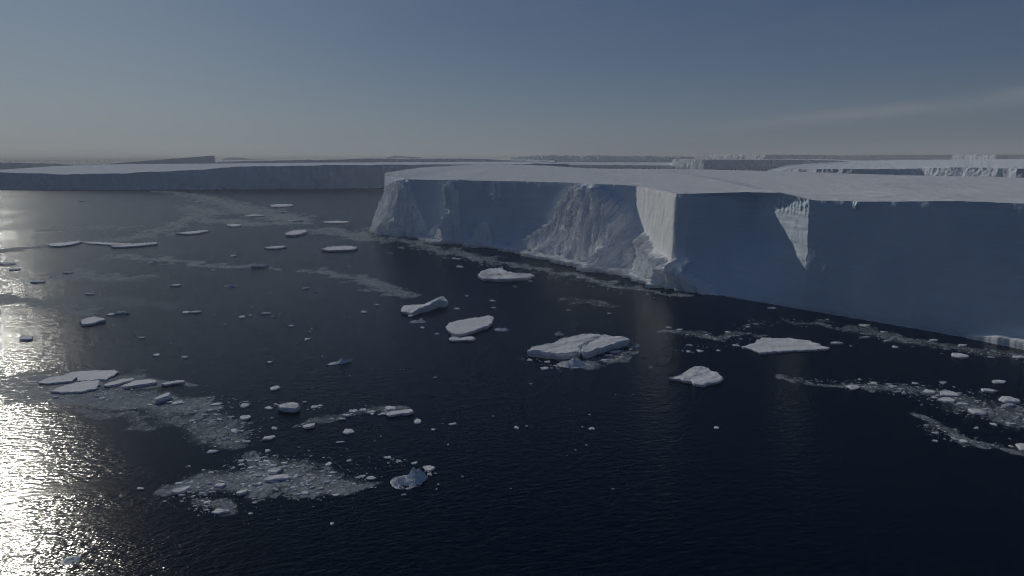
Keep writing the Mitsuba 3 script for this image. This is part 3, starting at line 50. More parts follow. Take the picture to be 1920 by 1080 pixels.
CHUNKS = [(-16.0, 202.0, 1.3, 0.79, 0.26, 0.25, 'ice chunk right of the flat twin-lobed floe', 'loose chunks of the lower centre'), (1.0, 198.8, 0.78, 1.02, 0.2, 0.25, 'larger of two chunks far right of the flat twin-lobed floe', 'loose chunks of the lower centre'), (3.7, 199.9, 0.36, 0.47, 0.2, 0.25, 'smaller of two chunks far right of the flat twin-lobed floe', 'loose chunks of the lower centre'), (20.8, 197.7, 0.93, 0.83, 0.2, 0.25, 'largest chunk far below the cracked floe', 'loose chunks of the lower centre'), (18.4, 199.0, 0.29, 0.37, 0.2, 0.25, 'second largest chunk far below the cracked floe', 'loose chunks of the lower centre'), (15.2, 182.5, 0.27, 0.33, 0.2, 0.25, 'smallest chunk far below the cracked floe', 'loose chunks of the lower centre'), (-25.8, 203.9, 1.32, 1.72, 0.26, 0.25, 'ice chunk just below right of the flat twin-lobed floe', 'loose chunks of the lower centre'), (-20.9, 197.7, 0.64, 0.83, 0.2, 0.25, 'ice chunk below right of the flat twin-lobed floe', 'loose chunks of the lower centre'), (-42.7, 196.1, 1.58, 2.01, 0.32, 0.25, 'largest chunk below left of the flat twin-lobed floe', 'loose chunks of the lower centre'), (-33.7, 192.7, 0.28, 0.37, 0.2, 0.25, 'second largest chunk below left of the flat twin-lobed floe', 'loose chunks of the lower centre'), (-34.7, 189.1, 0.28, 0.36, 0.2, 0.25, 'smallest chunk below left of the flat twin-lobed floe', 'loose chunks of the lower centre'), (-42.8, 174.3, 0.91, 1.19, 0.2, 0.25, 'ice chunk above right of the bottom slush field', 'loose chunks of the lower centre'), (-38.5, 176.4, 0.85, 0.68, 0.2, 0.25, 'ice chunk above left of the rugged growler', 'loose chunks of the lower centre'), (-22.9, 174.6, 1.15, 0.79, 0.23, 0.25, 'larger of two chunks just above the rugged growler', 'loose chunks of the lower centre'), (-26.6, 176.0, 0.39, 0.49, 0.2, 0.25, 'smaller of two chunks just above the rugged growler', 'loose chunks of the lower centre'), (-23.0, 157.2, 0.53, 0.38, 0.2, 0.25, 'ice chunk just below the rugged growler', 'loose chunks of the lower centre'), (-18.8, 168.2, 0.62, 0.81, 0.2, 0.25, 'ice chunk just right of the rugged growler', 'loose chunks of the lower centre'), (-35.3, 143.8, 0.44, 0.58, 0.2, 0.25, 'ice chunk far below right of the bottom slush field', 'loose chunks of the lower centre'), (-53.9, 200.6, 2.3, 1.97, 0.46, 0.25, 'ice chunk below right of the ridged floe', 'loose chunks of the lower centre'), (-56.5, 216.8, 1.59, 1.44, 0.32, 0.25, 'ice chunk just right of the ridged floe', 'loose chunks of the lower centre'), (-55.3, 218.4, 0.8, 1.04, 0.2, 0.25, 'ice chunk right of the ridged floe', 'loose chunks of the lower centre'), (-69.5, 216.4, 1.13, 1.33, 0.23, 0.25, 'ice chunk just left of the ridged floe', 'loose chunks of the lower centre'), (-73.3, 207.7, 2.19, 2.0, 0.44, 0.25, 'largest chunk below left of the ridged floe', 'loose chunks of the lower centre'), (-72.9, 197.5, 1.13, 1.46, 0.23, 0.25, 'second largest chunk below left of the ridged floe', 'loose chunks of the lower centre'), (-63.1, 199.4, 0.9, 1.16, 0.2, 0.25, 'smallest chunk below left of the ridged floe', 'loose chunks of the lower centre'), (-61.7, 191.7, 1.8, 2.19, 0.36, 0.25, 'ice chunk below the ridged floe', 'loose chunks of the lower centre'), (-59.7, 183.0, 0.83, 0.98, 0.2, 0.25, 'ice chunk above the bottom slush field', 'loose chunks of the lower centre'), (-77.2, 218.8, 1.8, 1.77, 0.36, 0.25, 'ice chunk left of the ridged floe', 'loose chunks of the lower centre'), (-73.1, 182.5, 1.55, 1.1, 0.31, 0.25, 'ice chunk above left of the bottom slush field', 'loose chunks of the lower centre'), (-59.4, 149.5, 1.42, 1.35, 0.29, 0.25, 'ice chunk below left of the bottom slush field', 'loose chunks of the lower centre'), (-45.9, 209.5, 1.53, 1.33, 0.31, 0.25, 'largest chunk left of the flat twin-lobed floe', 'loose chunks of the lower centre'), (-42.2, 214.2, 1.4, 1.41, 0.28, 0.25, 'second largest chunk left of the flat twin-lobed floe', 'loose chunks of the lower centre'), (-44.7, 213.3, 1.32, 1.43, 0.26, 0.25, 'smallest chunk left of the flat twin-lobed floe', 'loose chunks of the lower centre'), (-39.5, 212.6, 1.08, 1.4, 0.22, 0.25, 'largest chunk just left of the flat twin-lobed floe', 'loose chunks of the lower centre'), (-39.1, 210.9, 0.76, 0.97, 0.2, 0.25, 'second largest chunk just left of the flat twin-lobed floe', 'loose chunks of the lower centre'), (-36.8, 210.0, 0.61, 0.47, 0.2, 0.25, 'smallest chunk just left of the flat twin-lobed floe', 'loose chunks of the lower centre'), (-11.2, 166.6, 0.24, 0.27, 0.2, 0.25, 'ice chunk right of the rugged growler', 'loose chunks of the lower centre'), (-16.1, 186.5, 0.27, 0.35, 0.2, 0.25, 'ice chunk above right of the rugged growler', 'loose chunks of the lower centre'), (-16.4, 159.9, 0.24, 0.31, 0.2, 0.25, 'ice chunk below right of the rugged growler', 'loose chunks of the lower centre'), (18.2, 185.7, 0.34, 0.35, 0.2, 0.25, 'ice chunk far below left of the diamond-shaped floe', 'loose chunks of the lower centre'), (-275.3, 452.7, 4.88, 2.52, 0.98, 0.25, 'largest chunk far above left of the glitter-edge floe', 'loose chunks of the left water'), (-346.3, 536.2, 5.43, 5.94, 1.09, 0.25, 'second largest chunk far above left of the glitter-edge floe', 'loose chunks of the left water'), (-322.1, 508.6, 4.1, 5.33, 0.82, 0.25, 'smallest chunk far above left of the glitter-edge floe', 'loose chunks of the left water'), (-189.3, 439.4, 2.94, 3.83, 0.59, 0.25, 'ice chunk below right of the dark rounded growler', 'loose chunks of the left water'), (-113.5, 427.2, 2.27, 2.95, 0.46, 0.25, 'ice chunk below left of the small flat floe', 'loose chunks of the left water'), (-279.8, 491.8, 3.47, 2.44, 0.7, 0.25, 'larger of two chunks above the glitter-edge floe', 'loose chunks of the left water'), (-224.1, 412.3, 2.57, 2.95, 0.52, 0.25, 'smaller of two chunks above the glitter-edge floe', 'loose chunks of the left water'), (-117.9, 275.8, 1.25, 1.62, 0.25, 0.25, 'larger of two chunks above the slush slab', 'loose chunks of the left water'), (-129.3, 279.1, 1.28, 1.66, 0.26, 0.25, 'smaller of two chunks above the slush slab', 'loose chunks of the left water'), (-147.8, 307.6, 1.53, 1.73, 0.31, 0.25, 'ice chunk below right of the glitter-edge floe', 'loose chunks of the left water'), (-84.9, 268.4, 1.18, 1.53, 0.24, 0.25, 'ice chunk left of the boat-shaped floe', 'loose chunks of the left water'), (-94.1, 328.6, 1.42, 1.79, 0.28, 0.25, 'largest chunk above left of the boat-shaped floe', 'loose chunks of the left water'), (-80.7, 303.9, 1.09, 1.42, 0.22, 0.25, 'second largest chunk above left of the boat-shaped floe', 'loose chunks of the left water'), (-81.1, 302.0, 0.65, 0.85, 0.2, 0.25, 'smallest chunk above left of the boat-shaped floe', 'loose chunks of the left water'), (-147.2, 360.3, 2.41, 1.93, 0.48, 0.25, 'larger of two chunks below left of the bluish growler', 'loose chunks of the left water'), (-151.8, 359.9, 2.15, 2.79, 0.43, 0.25, 'smaller of two chunks below left of the bluish growler', 'loose chunks of the left water'), (-121.8, 348.7, 1.65, 2.02, 0.33, 0.25, 'larger of two chunks below the bluish growler', 'loose chunks of the left water'), (-119.2, 351.9, 1.28, 1.52, 0.26, 0.25, 'smaller of two chunks below the bluish growler', 'loose chunks of the left water'), (-113.4, 356.8, 2.32, 1.79, 0.47, 0.25, 'larger of two chunks below right of the bluish growler', 'loose chunks of the left water'), (-108.1, 349.9, 1.01, 0.91, 0.2, 0.25, 'smaller of two chunks below right of the bluish growler', 'loose chunks of the left water'), (-73.7, 236.1, 1.74, 2.26, 0.35, 0.25, 'ice chunk just above left of the ridged floe', 'loose chunks of the left water'), (-166.3, 516.3, 6.47, 2.31, 1.31, 0.25, 'ice chunk above right of the bluish growler', 'loose chunks of the left water'), (-184.0, 355.0, 2.2, 2.16, 0.44, 0.25, 'ice chunk just above right of the glitter-edge floe', 'loose chunks of the left water'), (-180.3, 357.9, 3.85, 1.4, 0.77, 0.25, 'ice chunk just right of the glitter-edge floe', 'loose chunks of the left water'), (-204.6, 575.5, 3.12, 4.05, 0.63, 0.25, 'ice chunk above the bluish growler', 'loose chunks of the left water'), (-192.4, 502.1, 1.28, 1.67, 0.26, 0.25, 'ice chunk just above left of the bluish growler', 'loose chunks of the left water'), (-322.0, 990.8, 12.71, 16.53, 1.4, 0.25, 'ice chunk above right of the long thin floe', 'loose chunks of the left water'), (-245.5, 900.4, 10.13, 5.21, 1.4, 0.25, 'larger of two chunks above left of the small flat floe', 'loose chunks of the left water'), (-301.5, 1049.5, 6.29, 8.18, 1.27, 0.25, 'smaller of two chunks above left of the small flat floe', 'loose chunks of the left water'), (-746.9, 1380.1, 5.31, 6.91, 1.07, 0.25, 'ice chunk far above left of the dark rounded growler', 'loose chunks of the left water'), (-45.9, 349.2, 1.58, 1.84, 0.32, 0.25, 'ice chunk just below left of the tilted wedge of ice', 'loose chunks before the cliff'), (-37.7, 324.1, 1.35, 1.76, 0.27, 0.25, 'ice chunk just below the tilted wedge of ice', 'loose chunks before the cliff'), (-30.3, 311.8, 1.09, 1.41, 0.22, 0.25, 'ice chunk below left of the rounded floe', 'loose chunks before the cliff'), (-25.0, 319.2, 1.11, 1.14, 0.22, 0.25, 'ice chunk just below left of the rounded floe', 'loose chunks before the cliff'), (-9.8, 385.8, 1.86, 2.14, 0.37, 0.25, 'ice chunk below the peaked floe by the cliff', 'loose chunks before the cliff'), (-8.8, 367.7, 1.14, 1.48, 0.23, 0.25, 'ice chunk above right of the rounded floe', 'loose chunks before the cliff'), (-26.0, 366.1, 1.26, 1.48, 0.25, 0.25, 'ice chunk just above left of the rounded floe', 'loose chunks before the cliff'), (-23.4, 401.1, 1.38, 1.77, 0.28, 0.25, 'ice chunk above right of the tilted wedge of ice', 'loose chunks before the cliff'), (-68.5, 358.5, 1.76, 1.92, 0.35, 0.25, 'larger of two chunks left of the tilted wedge of ice', 'loose chunks before the cliff'), (-65.9, 376.7, 1.58, 1.49, 0.32, 0.25, 'smaller of two chunks left of the tilted wedge of ice', 'loose chunks before the cliff'), (-34.0, 511.4, 2.62, 3.41, 0.53, 0.25, 'ice chunk left of the peaked floe by the cliff', 'loose chunks before the cliff'), (18.1, 275.3, 0.96, 0.85, 0.2, 0.25, 'ice chunk just below left of the cracked floe', 'loose chunks before the cliff'), (10.8, 257.4, 1.63, 1.57, 0.33, 0.25, 'largest chunk below left of the cracked floe', 'loose chunks before the cliff'), (12.3, 266.3, 1.31, 1.42, 0.26, 0.25, 'second largest chunk below left of the cracked floe', 'loose chunks before the cliff'), (6.2, 269.4, 1.13, 1.47, 0.23, 0.25, 'smallest chunk below left of the cracked floe', 'loose chunks before the cliff'), (34.3, 275.4, 1.94, 1.34, 0.39, 0.25, 'larger of two chunks below right of the cracked floe', 'loose chunks before the cliff'), (38.9, 272.5, 1.15, 0.79, 0.23, 0.25, 'smaller of two chunks below right of the cracked floe', 'loose chunks before the cliff'), (37.3, 279.5, 2.46, 0.81, 0.49, 0.25, 'larger of two chunks right of the cracked floe', 'loose chunks before the cliff'), (46.3, 287.9, 1.52, 1.22, 0.3, 0.25, 'smaller of two chunks right of the cracked floe', 'loose chunks before the cliff'), (26.0, 360.7, 1.25, 1.44, 0.25, 0.25, 'ice chunk above the cracked floe', 'loose chunks before the cliff'), (44.0, 352.6, 1.1, 1.43, 0.22, 0.25, 'ice chunk above right of the cracked floe', 'loose chunks before the cliff'), (84.0, 289.2, 1.46, 1.79, 0.29, 0.25, 'larger of two chunks left of the wide jagged floe', 'loose chunks at right'), (87.6, 312.3, 1.35, 1.75, 0.27, 0.25, 'smaller of two chunks left of the wide jagged floe', 'loose chunks at right'), (68.8, 280.8, 1.41, 1.83, 0.28, 0.25, 'largest chunk above the diamond-shaped floe', 'loose chunks at right'), (68.6, 317.2, 1.57, 1.53, 0.32, 0.25, 'second largest chunk above the diamond-shaped floe', 'loose chunks at right'), (64.3, 280.6, 1.1, 1.43, 0.22, 0.25, 'third largest chunk above the diamond-shaped floe', 'loose chunks at right'), (77.7, 307.7, 1.1, 1.12, 0.22, 0.25, 'smallest chunk above the diamond-shaped floe', 'loose chunks at right'), (75.8, 281.6, 0.81, 1.06, 0.2, 0.25, 'ice chunk above right of the diamond-shaped floe', 'loose chunks at right'), (121.9, 362.1, 2.36, 1.86, 0.47, 0.25, 'ice chunk above the wide jagged floe', 'loose chunks at right'), (122.8, 291.3, 2.63, 1.56, 0.53, 0.25, 'largest chunk right of the wide jagged floe', 'loose chunks at right'), (137.7, 300.9, 2.52, 0.68, 0.51, 0.25, 'second largest chunk right of the wide jagged floe', 'loose chunks at right'), (126.5, 287.1, 1.09, 0.6, 0.22, 0.25, 'smallest chunk right of the wide jagged floe', 'loose chunks at right'), (147.6, 322.6, 2.45, 2.14, 0.49, 0.25, 'ice chunk far right of the wide jagged floe', 'loose chunks at right'), (149.8, 310.6, 1.79, 1.07, 0.36, 0.25, 'ice chunk far above left of the long right-edge floe', 'loose chunks at right'), (144.1, 295.6, 1.93, 0.89, 0.39, 0.25, 'larger of two chunks left of the long right-edge floe', 'loose chunks at right'), (142.2, 285.4, 1.32, 1.72, 0.27, 0.25, 'smaller of two chunks left of the long right-edge floe', 'loose chunks at right'), (104.8, 234.1, 2.25, 2.05, 0.45, 0.25, 'ice chunk far below right of the wide jagged floe', 'loose chunks at right'), (117.1, 236.8, 1.39, 0.65, 0.28, 0.25, 'larger of two chunks left of the right drifting field', 'loose chunks at right'), (113.0, 238.4, 1.2, 1.06, 0.24, 0.25, 'smaller of two chunks left of the right drifting field', 'loose chunks at right'), (143.9, 219.2, 2.94, 3.35, 0.59, 0.25, 'largest chunk right of the right drifting field', 'loose chunks at right'), (143.6, 229.5, 2.27, 2.29, 0.46, 0.25, 'second largest chunk right of the right drifting field', 'loose chunks at right'), (140.5, 215.2, 2.16, 1.05, 0.43, 0.25, 'smallest chunk right of the right drifting field', 'loose chunks at right'), (128.9, 209.3, 2.76, 2.34, 0.56, 0.25, 'largest chunk below right of the right drifting field', 'loose chunks at right'), (126.9, 199.6, 1.0, 1.3, 0.2, 0.25, 'second largest chunk below right of the right drifting field', 'loose chunks at right'), (120.8, 196.6, 0.82, 0.57, 0.2, 0.25, 'smallest chunk below right of the right drifting field', 'loose chunks at right'), (124.8, 227.9, 2.27, 2.45, 0.46, 0.25, 'ice chunk just left of the right drifting field', 'loose chunks at right'), (112.1, 187.0, 1.16, 1.22, 0.23, 0.25, 'larger of two chunks below the right drifting field', 'loose chunks at right'), (105.2, 187.4, 0.92, 0.98, 0.2, 0.25, 'smaller of two chunks below the right drifting field', 'loose chunks at right'), (134.6, 238.5, 1.43, 1.08, 0.29, 0.25, 'ice chunk just above the right drifting field', 'loose chunks at right'), (125.7, 237.9, 1.13, 0.76, 0.23, 0.25, 'ice chunk above left of the right drifting field', 'loose chunks at right'), (65.1, 321.4, 1.47, 1.61, 0.3, 0.25, 'ice chunk far above the diamond-shaped floe', 'loose chunks at right'), (177.8, 269.2, 2.23, 1.79, 0.45, 0.25, 'ice chunk right of the long right-edge floe', 'loose chunks at right'), (168.2, 287.0, 2.3, 1.89, 0.46, 0.25, 'ice chunk just above the long right-edge floe', 'loose chunks at right'), (161.7, 295.4, 2.33, 1.37, 0.47, 0.25, 'ice chunk above left of the long right-edge floe', 'loose chunks at right')]
SLUSH = [(0.55, [(-141.9, 808.3, 14.0), (-75.1, 652.3, 13.0), (-22.8, 560.8, 11.0), (17.1, 498.8, 9.0), (46.3, 451.0, 8.0), (73.4, 411.3, 6.0), (90.8, 400.8, 4.0)]), (0.45, [(62.9, 314.0, 5.0), (80.4, 305.7, 6.0), (97.8, 307.2, 3.0)]), (0.36, [(121.4, 338.4, 4.0), (139.0, 314.1, 7.0), (152.1, 296.7, 8.0), (164.3, 281.7, 8.0), (180.0, 268.1, 8.0)]), (0.48, [(87.3, 245.4, 2.0), (105.8, 236.6, 4.0), (120.0, 231.8, 7.0), (128.4, 223.5, 9.0), (133.1, 212.9, 11.0), (139.4, 201.8, 13.0)]), (0.45, [(111.2, 206.7, 2.0), (109.5, 194.0, 3.5), (112.8, 187.7, 3.5), (119.4, 183.2, 3.0), (124.0, 180.3, 3.0)]), (0.95, [(-72.0, 160.5, 5.0), (-63.8, 165.0, 9.0), (-55.0, 166.9, 11.0), (-45.3, 166.2, 9.0), (-37.8, 164.4, 6.0), (-32.9, 163.4, 3.0)]), (0.6, [(-62.8, 179.8, 2.0), (-56.4, 171.5, 6.0)]), (0.7, [(-65.4, 152.5, 2.0), (-58.4, 150.0, 3.0)]), (1.0, [(-160.8, 234.0, 7.0), (-143.2, 232.0, 9.0), (-125.7, 229.5, 10.0), (-108.6, 223.9, 9.0), (-95.8, 219.7, 8.0), (-84.4, 218.0, 4.0)]), (1.0, [(-163.4, 238.0, 9.0), (-149.1, 244.9, 12.0), (-131.3, 247.1, 12.0), (-113.5, 241.8, 7.0), (-104.6, 242.9, 3.0)]), (0.8, [(-134.5, 228.1, 5.0), (-111.0, 222.4, 6.0), (-96.4, 217.2, 5.0)]), (0.5, [(-101.4, 214.9, 5.0), (-92.4, 207.8, 9.0), (-79.6, 201.0, 10.0), (-68.4, 188.9, 5.0)]), (0.4, [(-123.3, 216.2, 3.0), (-108.6, 208.0, 4.0), (-96.8, 201.3, 4.0)]), (0.5, [(-55.8, 201.9, 3.0), (-47.1, 207.9, 3.0), (-39.3, 213.8, 4.0), (-31.6, 212.8, 3.0)]), (1.0, [(-855.2, 1903.6, 22.0), (-615.3, 1553.4, 30.0), (-477.0, 1314.0, 35.0), (-363.7, 1102.1, 40.0), (-280.0, 965.7, 35.0), (-238.3, 882.3, 20.0)]), (1.0, [(-509.6, 1241.6, 14.0), (-405.2, 1051.2, 28.0), (-379.7, 914.4, 12.0), (-361.1, 808.9, 14.0), (-339.8, 739.8, 16.0), (-356.8, 692.2, 12.0), (-387.2, 663.3, 12.0), (-400.5, 613.7, 12.0)]), (0.9, [(-404.0, 824.0, 12.0), (-446.2, 846.1, 14.0), (-472.8, 803.2, 8.0)]), (0.9, [(-354.0, 936.8, 22.0), (-282.2, 870.5, 25.0), (-238.3, 882.3, 10.0)]), (0.8, [(-282.9, 493.1, 14.0), (-246.1, 473.7, 14.0), (-223.1, 472.9, 6.0)]), (0.8, [(-295.0, 581.9, 10.0), (-235.5, 548.7, 9.0), (-186.0, 524.5, 8.0), (-149.6, 510.1, 4.0)]), (0.7, [(-264.0, 400.5, 8.0), (-229.9, 384.4, 8.0), (-196.6, 356.5, 6.0)]), (0.6, [(-123.8, 504.1, 10.0), (-79.6, 447.3, 10.0), (-51.5, 394.1, 6.0)]), (0.25, [(34.9, 391.5, 6.0), (51.4, 373.5, 6.0), (26.4, 384.3, 6.0)]), (0.6, [(-194.5, 799.0, 22.0), (-150.2, 739.9, 22.0), (-110.5, 679.7, 14.0)]), (0.6, [(16.3, 274.6, 3.0), (23.3, 258.4, 4.0), (35.7, 271.1, 3.0), (45.9, 288.5, 2.0)])]
SLICK = [(1, [(-175.4, 253.6, 7.0), (-157.5, 253.3, 5.0), (-153.5, 262.0, 2.0)]), (1, [(-128.7, 217.7, 4.0), (-102.5, 201.4, 9.0), (-81.5, 181.8, 14.0), (-67.5, 168.6, 14.0)]), (0.9, [(-108.9, 151.3, 4.0), (-98.1, 158.9, 6.0), (-81.5, 162.3, 9.0), (-64.6, 167.1, 10.0), (-46.3, 161.0, 12.0)]), (0.7, [(-236.0, 399.6, 9.0), (-204.2, 391.0, 16.0), (-165.4, 375.4, 10.0)]), (0.6, [(-282.9, 493.1, 14.0), (-237.4, 462.8, 20.0), (-214.9, 462.0, 8.0)]), (0.8, [(-89.6, 201.2, 12.0), (-69.8, 181.7, 14.0), (-59.9, 157.1, 10.0)]), (0.7, [(-83.0, 147.4, 6.0), (-65.5, 143.7, 6.0), (-57.8, 148.3, 5.0)])]
FIELDS = [('small ice chunk in the brash band under the far cliff', 'brash ice drifting along the foot of the far half of the cliff', 'chunks of the brash band under the cliff', [[(-139.8, 795.8, 16.0), (-71.6, 620.7, 16.0), (-21.9, 537.2, 15.0), (16.4, 479.9, 13.0), (45.1, 439.2, 11.0), (72.2, 404.7, 8.0), (90.5, 399.3, 4.0)]], 22, 420, 2.0, 0.9), ('small ice chunk in the scattered line before the shaded cliff', 'scattered brash before the shaded cliff at right', 'chunks of the line before the shaded cliff', [[(133.7, 322.5, 4.0), (139.0, 314.1, 6.0), (152.1, 296.7, 7.0), (164.3, 281.7, 7.0), (180.0, 268.1, 7.0)], [(61.8, 308.1, 5.0), (79.9, 303.9, 6.0), (97.5, 306.3, 3.0)], [(57.1, 284.1, 5.0), (77.8, 287.8, 5.0), (98.9, 325.6, 5.0), (129.8, 335.9, 8.0)]], 18, 240, 0.9, 0.45), ('small ice chunk in the drifting field at right', 'fine brash of the drifting field at the right edge', 'drifting field chunks at right', [[(88.6, 244.1, 2.0), (105.8, 236.6, 4.0), (120.0, 231.8, 7.0), (128.4, 223.5, 9.0), (133.1, 212.9, 11.0), (139.4, 201.8, 13.0)], [(111.2, 206.7, 2.0), (109.1, 193.2, 3.0), (112.6, 187.3, 3.0), (119.4, 183.2, 2.0), (124.2, 180.6, 2.0)]], 36, 900, 0.8, 0.33), ('small ice chunk in the slush field at the bottom', 'fine brash of the slush field at the bottom', 'chunks of the slush field at the bottom', [[(-72.0, 160.5, 4.0), (-63.8, 165.0, 8.0), (-55.0, 166.9, 10.0), (-45.3, 166.2, 8.0), (-37.8, 164.4, 5.0), (-31.7, 163.4, 3.0)], [(-65.9, 174.2, 2.0), (-61.5, 179.8, 2.0), (-55.2, 171.5, 5.0)], [(-65.4, 152.5, 2.0), (-58.4, 150.0, 2.0)], [(-47.1, 155.6, 1.0), (-44.6, 159.1, 1.0)]], 48, 1100, 0.75, 0.3), ('small ice chunk in the slush tail at left', 'fine brash of the slush tail right of the cluster of flat floes', 'chunks of the slush tail at left', [[(-105.4, 223.9, 6.0), (-96.3, 220.7, 8.0), (-84.6, 218.5, 4.0)], [(-88.3, 212.3, 6.0), (-75.4, 200.9, 8.0), (-69.8, 188.9, 5.0)], [(-82.8, 222.0, 3.0), (-75.7, 221.8, 2.0)], [(-137.6, 233.6, 6.0), (-114.5, 233.2, 8.0)]], 34, 520, 0.9, 0.4), ('small ice chunk in the loose chain of ice left of centre', 'fine brash of the loose chain of ice left of centre', 'chunks of the loose chain left of centre', [[(-55.8, 201.9, 2.0), (-47.1, 207.9, 2.0), (-39.3, 213.8, 3.0), (-31.6, 212.8, 2.0)], [(-68.7, 219.2, 2.0), (-55.0, 216.5, 2.0)]], 10, 110, 0.8, 0.35), ('small ice fragment broken off around the cracked floe', 'small brash around the front of the cracked floe', 'fragments around the cracked floe', [[(4.6, 271.8, 2.0), (16.1, 258.6, 3.0), (27.2, 261.8, 3.0), (38.0, 274.1, 2.0), (48.6, 292.8, 2.0)]], 12, 150, 0.8, 0.35), ('far ice chunk in the winding slush at left', 'far brash in the winding slush on the distant left water', 'far chunks of the winding slush', [[(-597.7, 1508.6, 30.0), (-465.4, 1281.8, 35.0), (-363.7, 1102.1, 40.0), (-280.0, 965.7, 35.0)], [(-405.2, 1051.2, 25.0), (-379.7, 914.4, 12.0), (-361.1, 808.9, 14.0), (-356.8, 692.2, 12.0), (-387.2, 663.3, 12.0)]], 16, 260, 2.6, 1.2), ('tiny ice chunk near the rugged blue growler', 'few bits of brash around the rugged blue growler', 'bits around the rugged growler', [[(-28.5, 177.0, 2.0), (-26.2, 175.6, 2.0)], [(-19.4, 168.0, 1.5), (-17.7, 169.5, 1.0)]], 6, 40, 0.5, 0.25), ('tiny ice chunk scattered on the open water', 'tiny brash scattered over the open water', 'tiny scattered chunks of the open water', [[(-77.7, 241.2, 60.0), (-24.7, 218.4, 70.0), (23.3, 239.3, 60.0)], [(-139.0, 396.7, 120.0), (-57.4, 318.9, 90.0)], [(-289.0, 523.2, 120.0), (-156.4, 343.3, 100.0)]], 14, 220, 0.9, 0.4)]

# ---------------------------------------------------------------- materials


def seg(px, py, a, b):
    """distance from a point to the segment a-b, in metres, minus the segment's radius (which runs from a[2] to b[2])"""
    ex, ey = b[0] - a[0], b[1] - a[1]
    t = dr.clip(((px - a[0]) * ex + (py - a[1]) * ey) / max(ex * ex + ey * ey, 1e-6), 0, 1)
    dx, dy = px - a[0] - ex * t, py - a[1] - ey * t
    return dr.sqrt(dx * dx + dy * dy) / (a[2] + (b[2] - a[2]) * t)


def field(p, lines):
    """how far inside the drifting film a point is: 1 on its spine, 0 at its rim and beyond, times the film's density"""
    s = dr.clip(dr.sqrt(p.x * p.x + p.y * p.y) / 300.0, 0.6, 5)
    wx = p.x + (fbm(p.x / (9 * 1.0), p.y / 14.0, 3.0, 3) - 0.5) * 14 * s
    wy = p.y + (fbm(p.x / (9 * 1.0), p.y / 14.0, 8.0, 3) - 0.5) * 22 * s
    out = mi.Float(0)
    for den, pts in lines:
        for a, b in zip(pts[:-1], pts[1:]):
            out = dr.maximum(out, den * (1 - smoothstep(0.25, 1.15, seg(wx, wy, a, b))))
    return out


def slush_cells(p):
    """packed broken ice: cover, and a shade for each piece"""
    f = field(p, SLUSH)
    m = fbm(p.x / 7, p.y / 12, 4.0, 4)
    wx, wy = p.x + 0.5 * fbm(p.x, p.y, 2.0, 2), p.y + 0.5 * fbm(p.x, p.y, 9.0, 2)
    a1, b1, r1 = mikit.voronoi(wx / 1.9, wy / 2.6)
    a2, b2, r2 = mikit.voronoi(wx / 0.62, wy / 0.85)
    big = smoothstep(0.05, 0.22, b1 - a1) * dr.select(r1 < 1.5 * f * m + 0.1 * f, 1.0, 0.0)
    small = smoothstep(0.03, 0.30, b2 - a2) * dr.select(r2 < 1.5 * f * m + 0.25 * f, 1.0, 0.0)
    film = f * smoothstep(0.30, 0.75, 0.6 * fbm(p.x / 2.2, p.y / 3.6, 1.0, 4) + 0.5 * m + 0.15 * f)
    return dr.clip(dr.maximum(dr.maximum(0.85 * big, 0.7 * small), 0.66 * film) * smoothstep(0.0, 0.2, f), 0, 1), 0.5 * r1 + 0.5 * r2


def slush_weight(p, n, uv):
    return slush_cells(p)[0]


def slush_colour(p, n, uv):
    return mix(mi.Color3f(0.21, 0.25, 0.29), mi.Color3f(0.54, 0.58, 0.62), slush_cells(p)[1])


def water_height(p, n, uv):
    calm = dr.maximum(field(p, SLICK), 0.6 * smoothstep(0.02, 0.35, field(p, SLUSH)))
    gust = 0.93 + 0.2 * smoothstep(0.3, 0.7, fbm(p.x / 60, p.y / 110, 2.0, 3))
    u, v = p.x * 0.94 + p.y * 0.34, p.y * 0.94 - p.x * 0.34
    w = 0.060 * (noise(u / 0.8, v / 0.42, 0.3) - 0.5) + 0.034 * (noise(u / 0.36, v / 0.22, 7.3) - 0.5) + 0.075 * (noise(u / 2.1, v / 0.9, 4.1) - 0.5)
    return w * gust * (1 - 0.8 * calm)


scene['water_base'] = {'type': 'principled', 'base_color': {'type': 'rgb', 'value': [0.0001, 0.0060, 0.0200]}, 'roughness': 0.15, 'eta': 1.14}
scene['water_waves'] = {'type': 'bumpmap', 'arbitrary': proc(water_height, 0.05), 'scale': 1.0, 'bsdf': {'type': 'ref', 'id': 'water_base'}}
scene['slush_film'] = {'type': 'diffuse', 'reflectance': proc(slush_colour)}
scene['mat_water'] = {'type': 'blendbsdf', 'weight': proc(slush_weight), 'first': {'type': 'ref', 'id': 'water_waves'}, 'second': {'type': 'ref', 'id': 'slush_film'}}


def snow_colour(p, n, uv):
    v = fbm(p.x / 14, p.y / 14, p.z / 8, 3)
    return mix(mi.Color3f(0.78, 0.80, 0.83), mi.Color3f(0.88, 0.885, 0.89), v)


def snow_height(p, n, uv):
    u, v = p.x * 0.82 - p.y * 0.57, p.y * 0.82 + p.x * 0.57
    return 2.2 * fbm(u / 22, v / 6, 0.0, 4) + 0.3 * fbm(u / 2.4, v / 1.2, 2.0, 2)


scene['snow_base'] = {'type': 'principled', 'base_color': proc(snow_colour), 'roughness': 0.85, 'specular': 0.2}
scene['mat_snow'] = {'type': 'twosided', 'bsdf': {'type': 'bumpmap', 'arbitrary': proc(snow_height, 0.1), 'scale': 1.0, 'bsdf': {'type': 'ref', 'id': 'snow_base'}}}


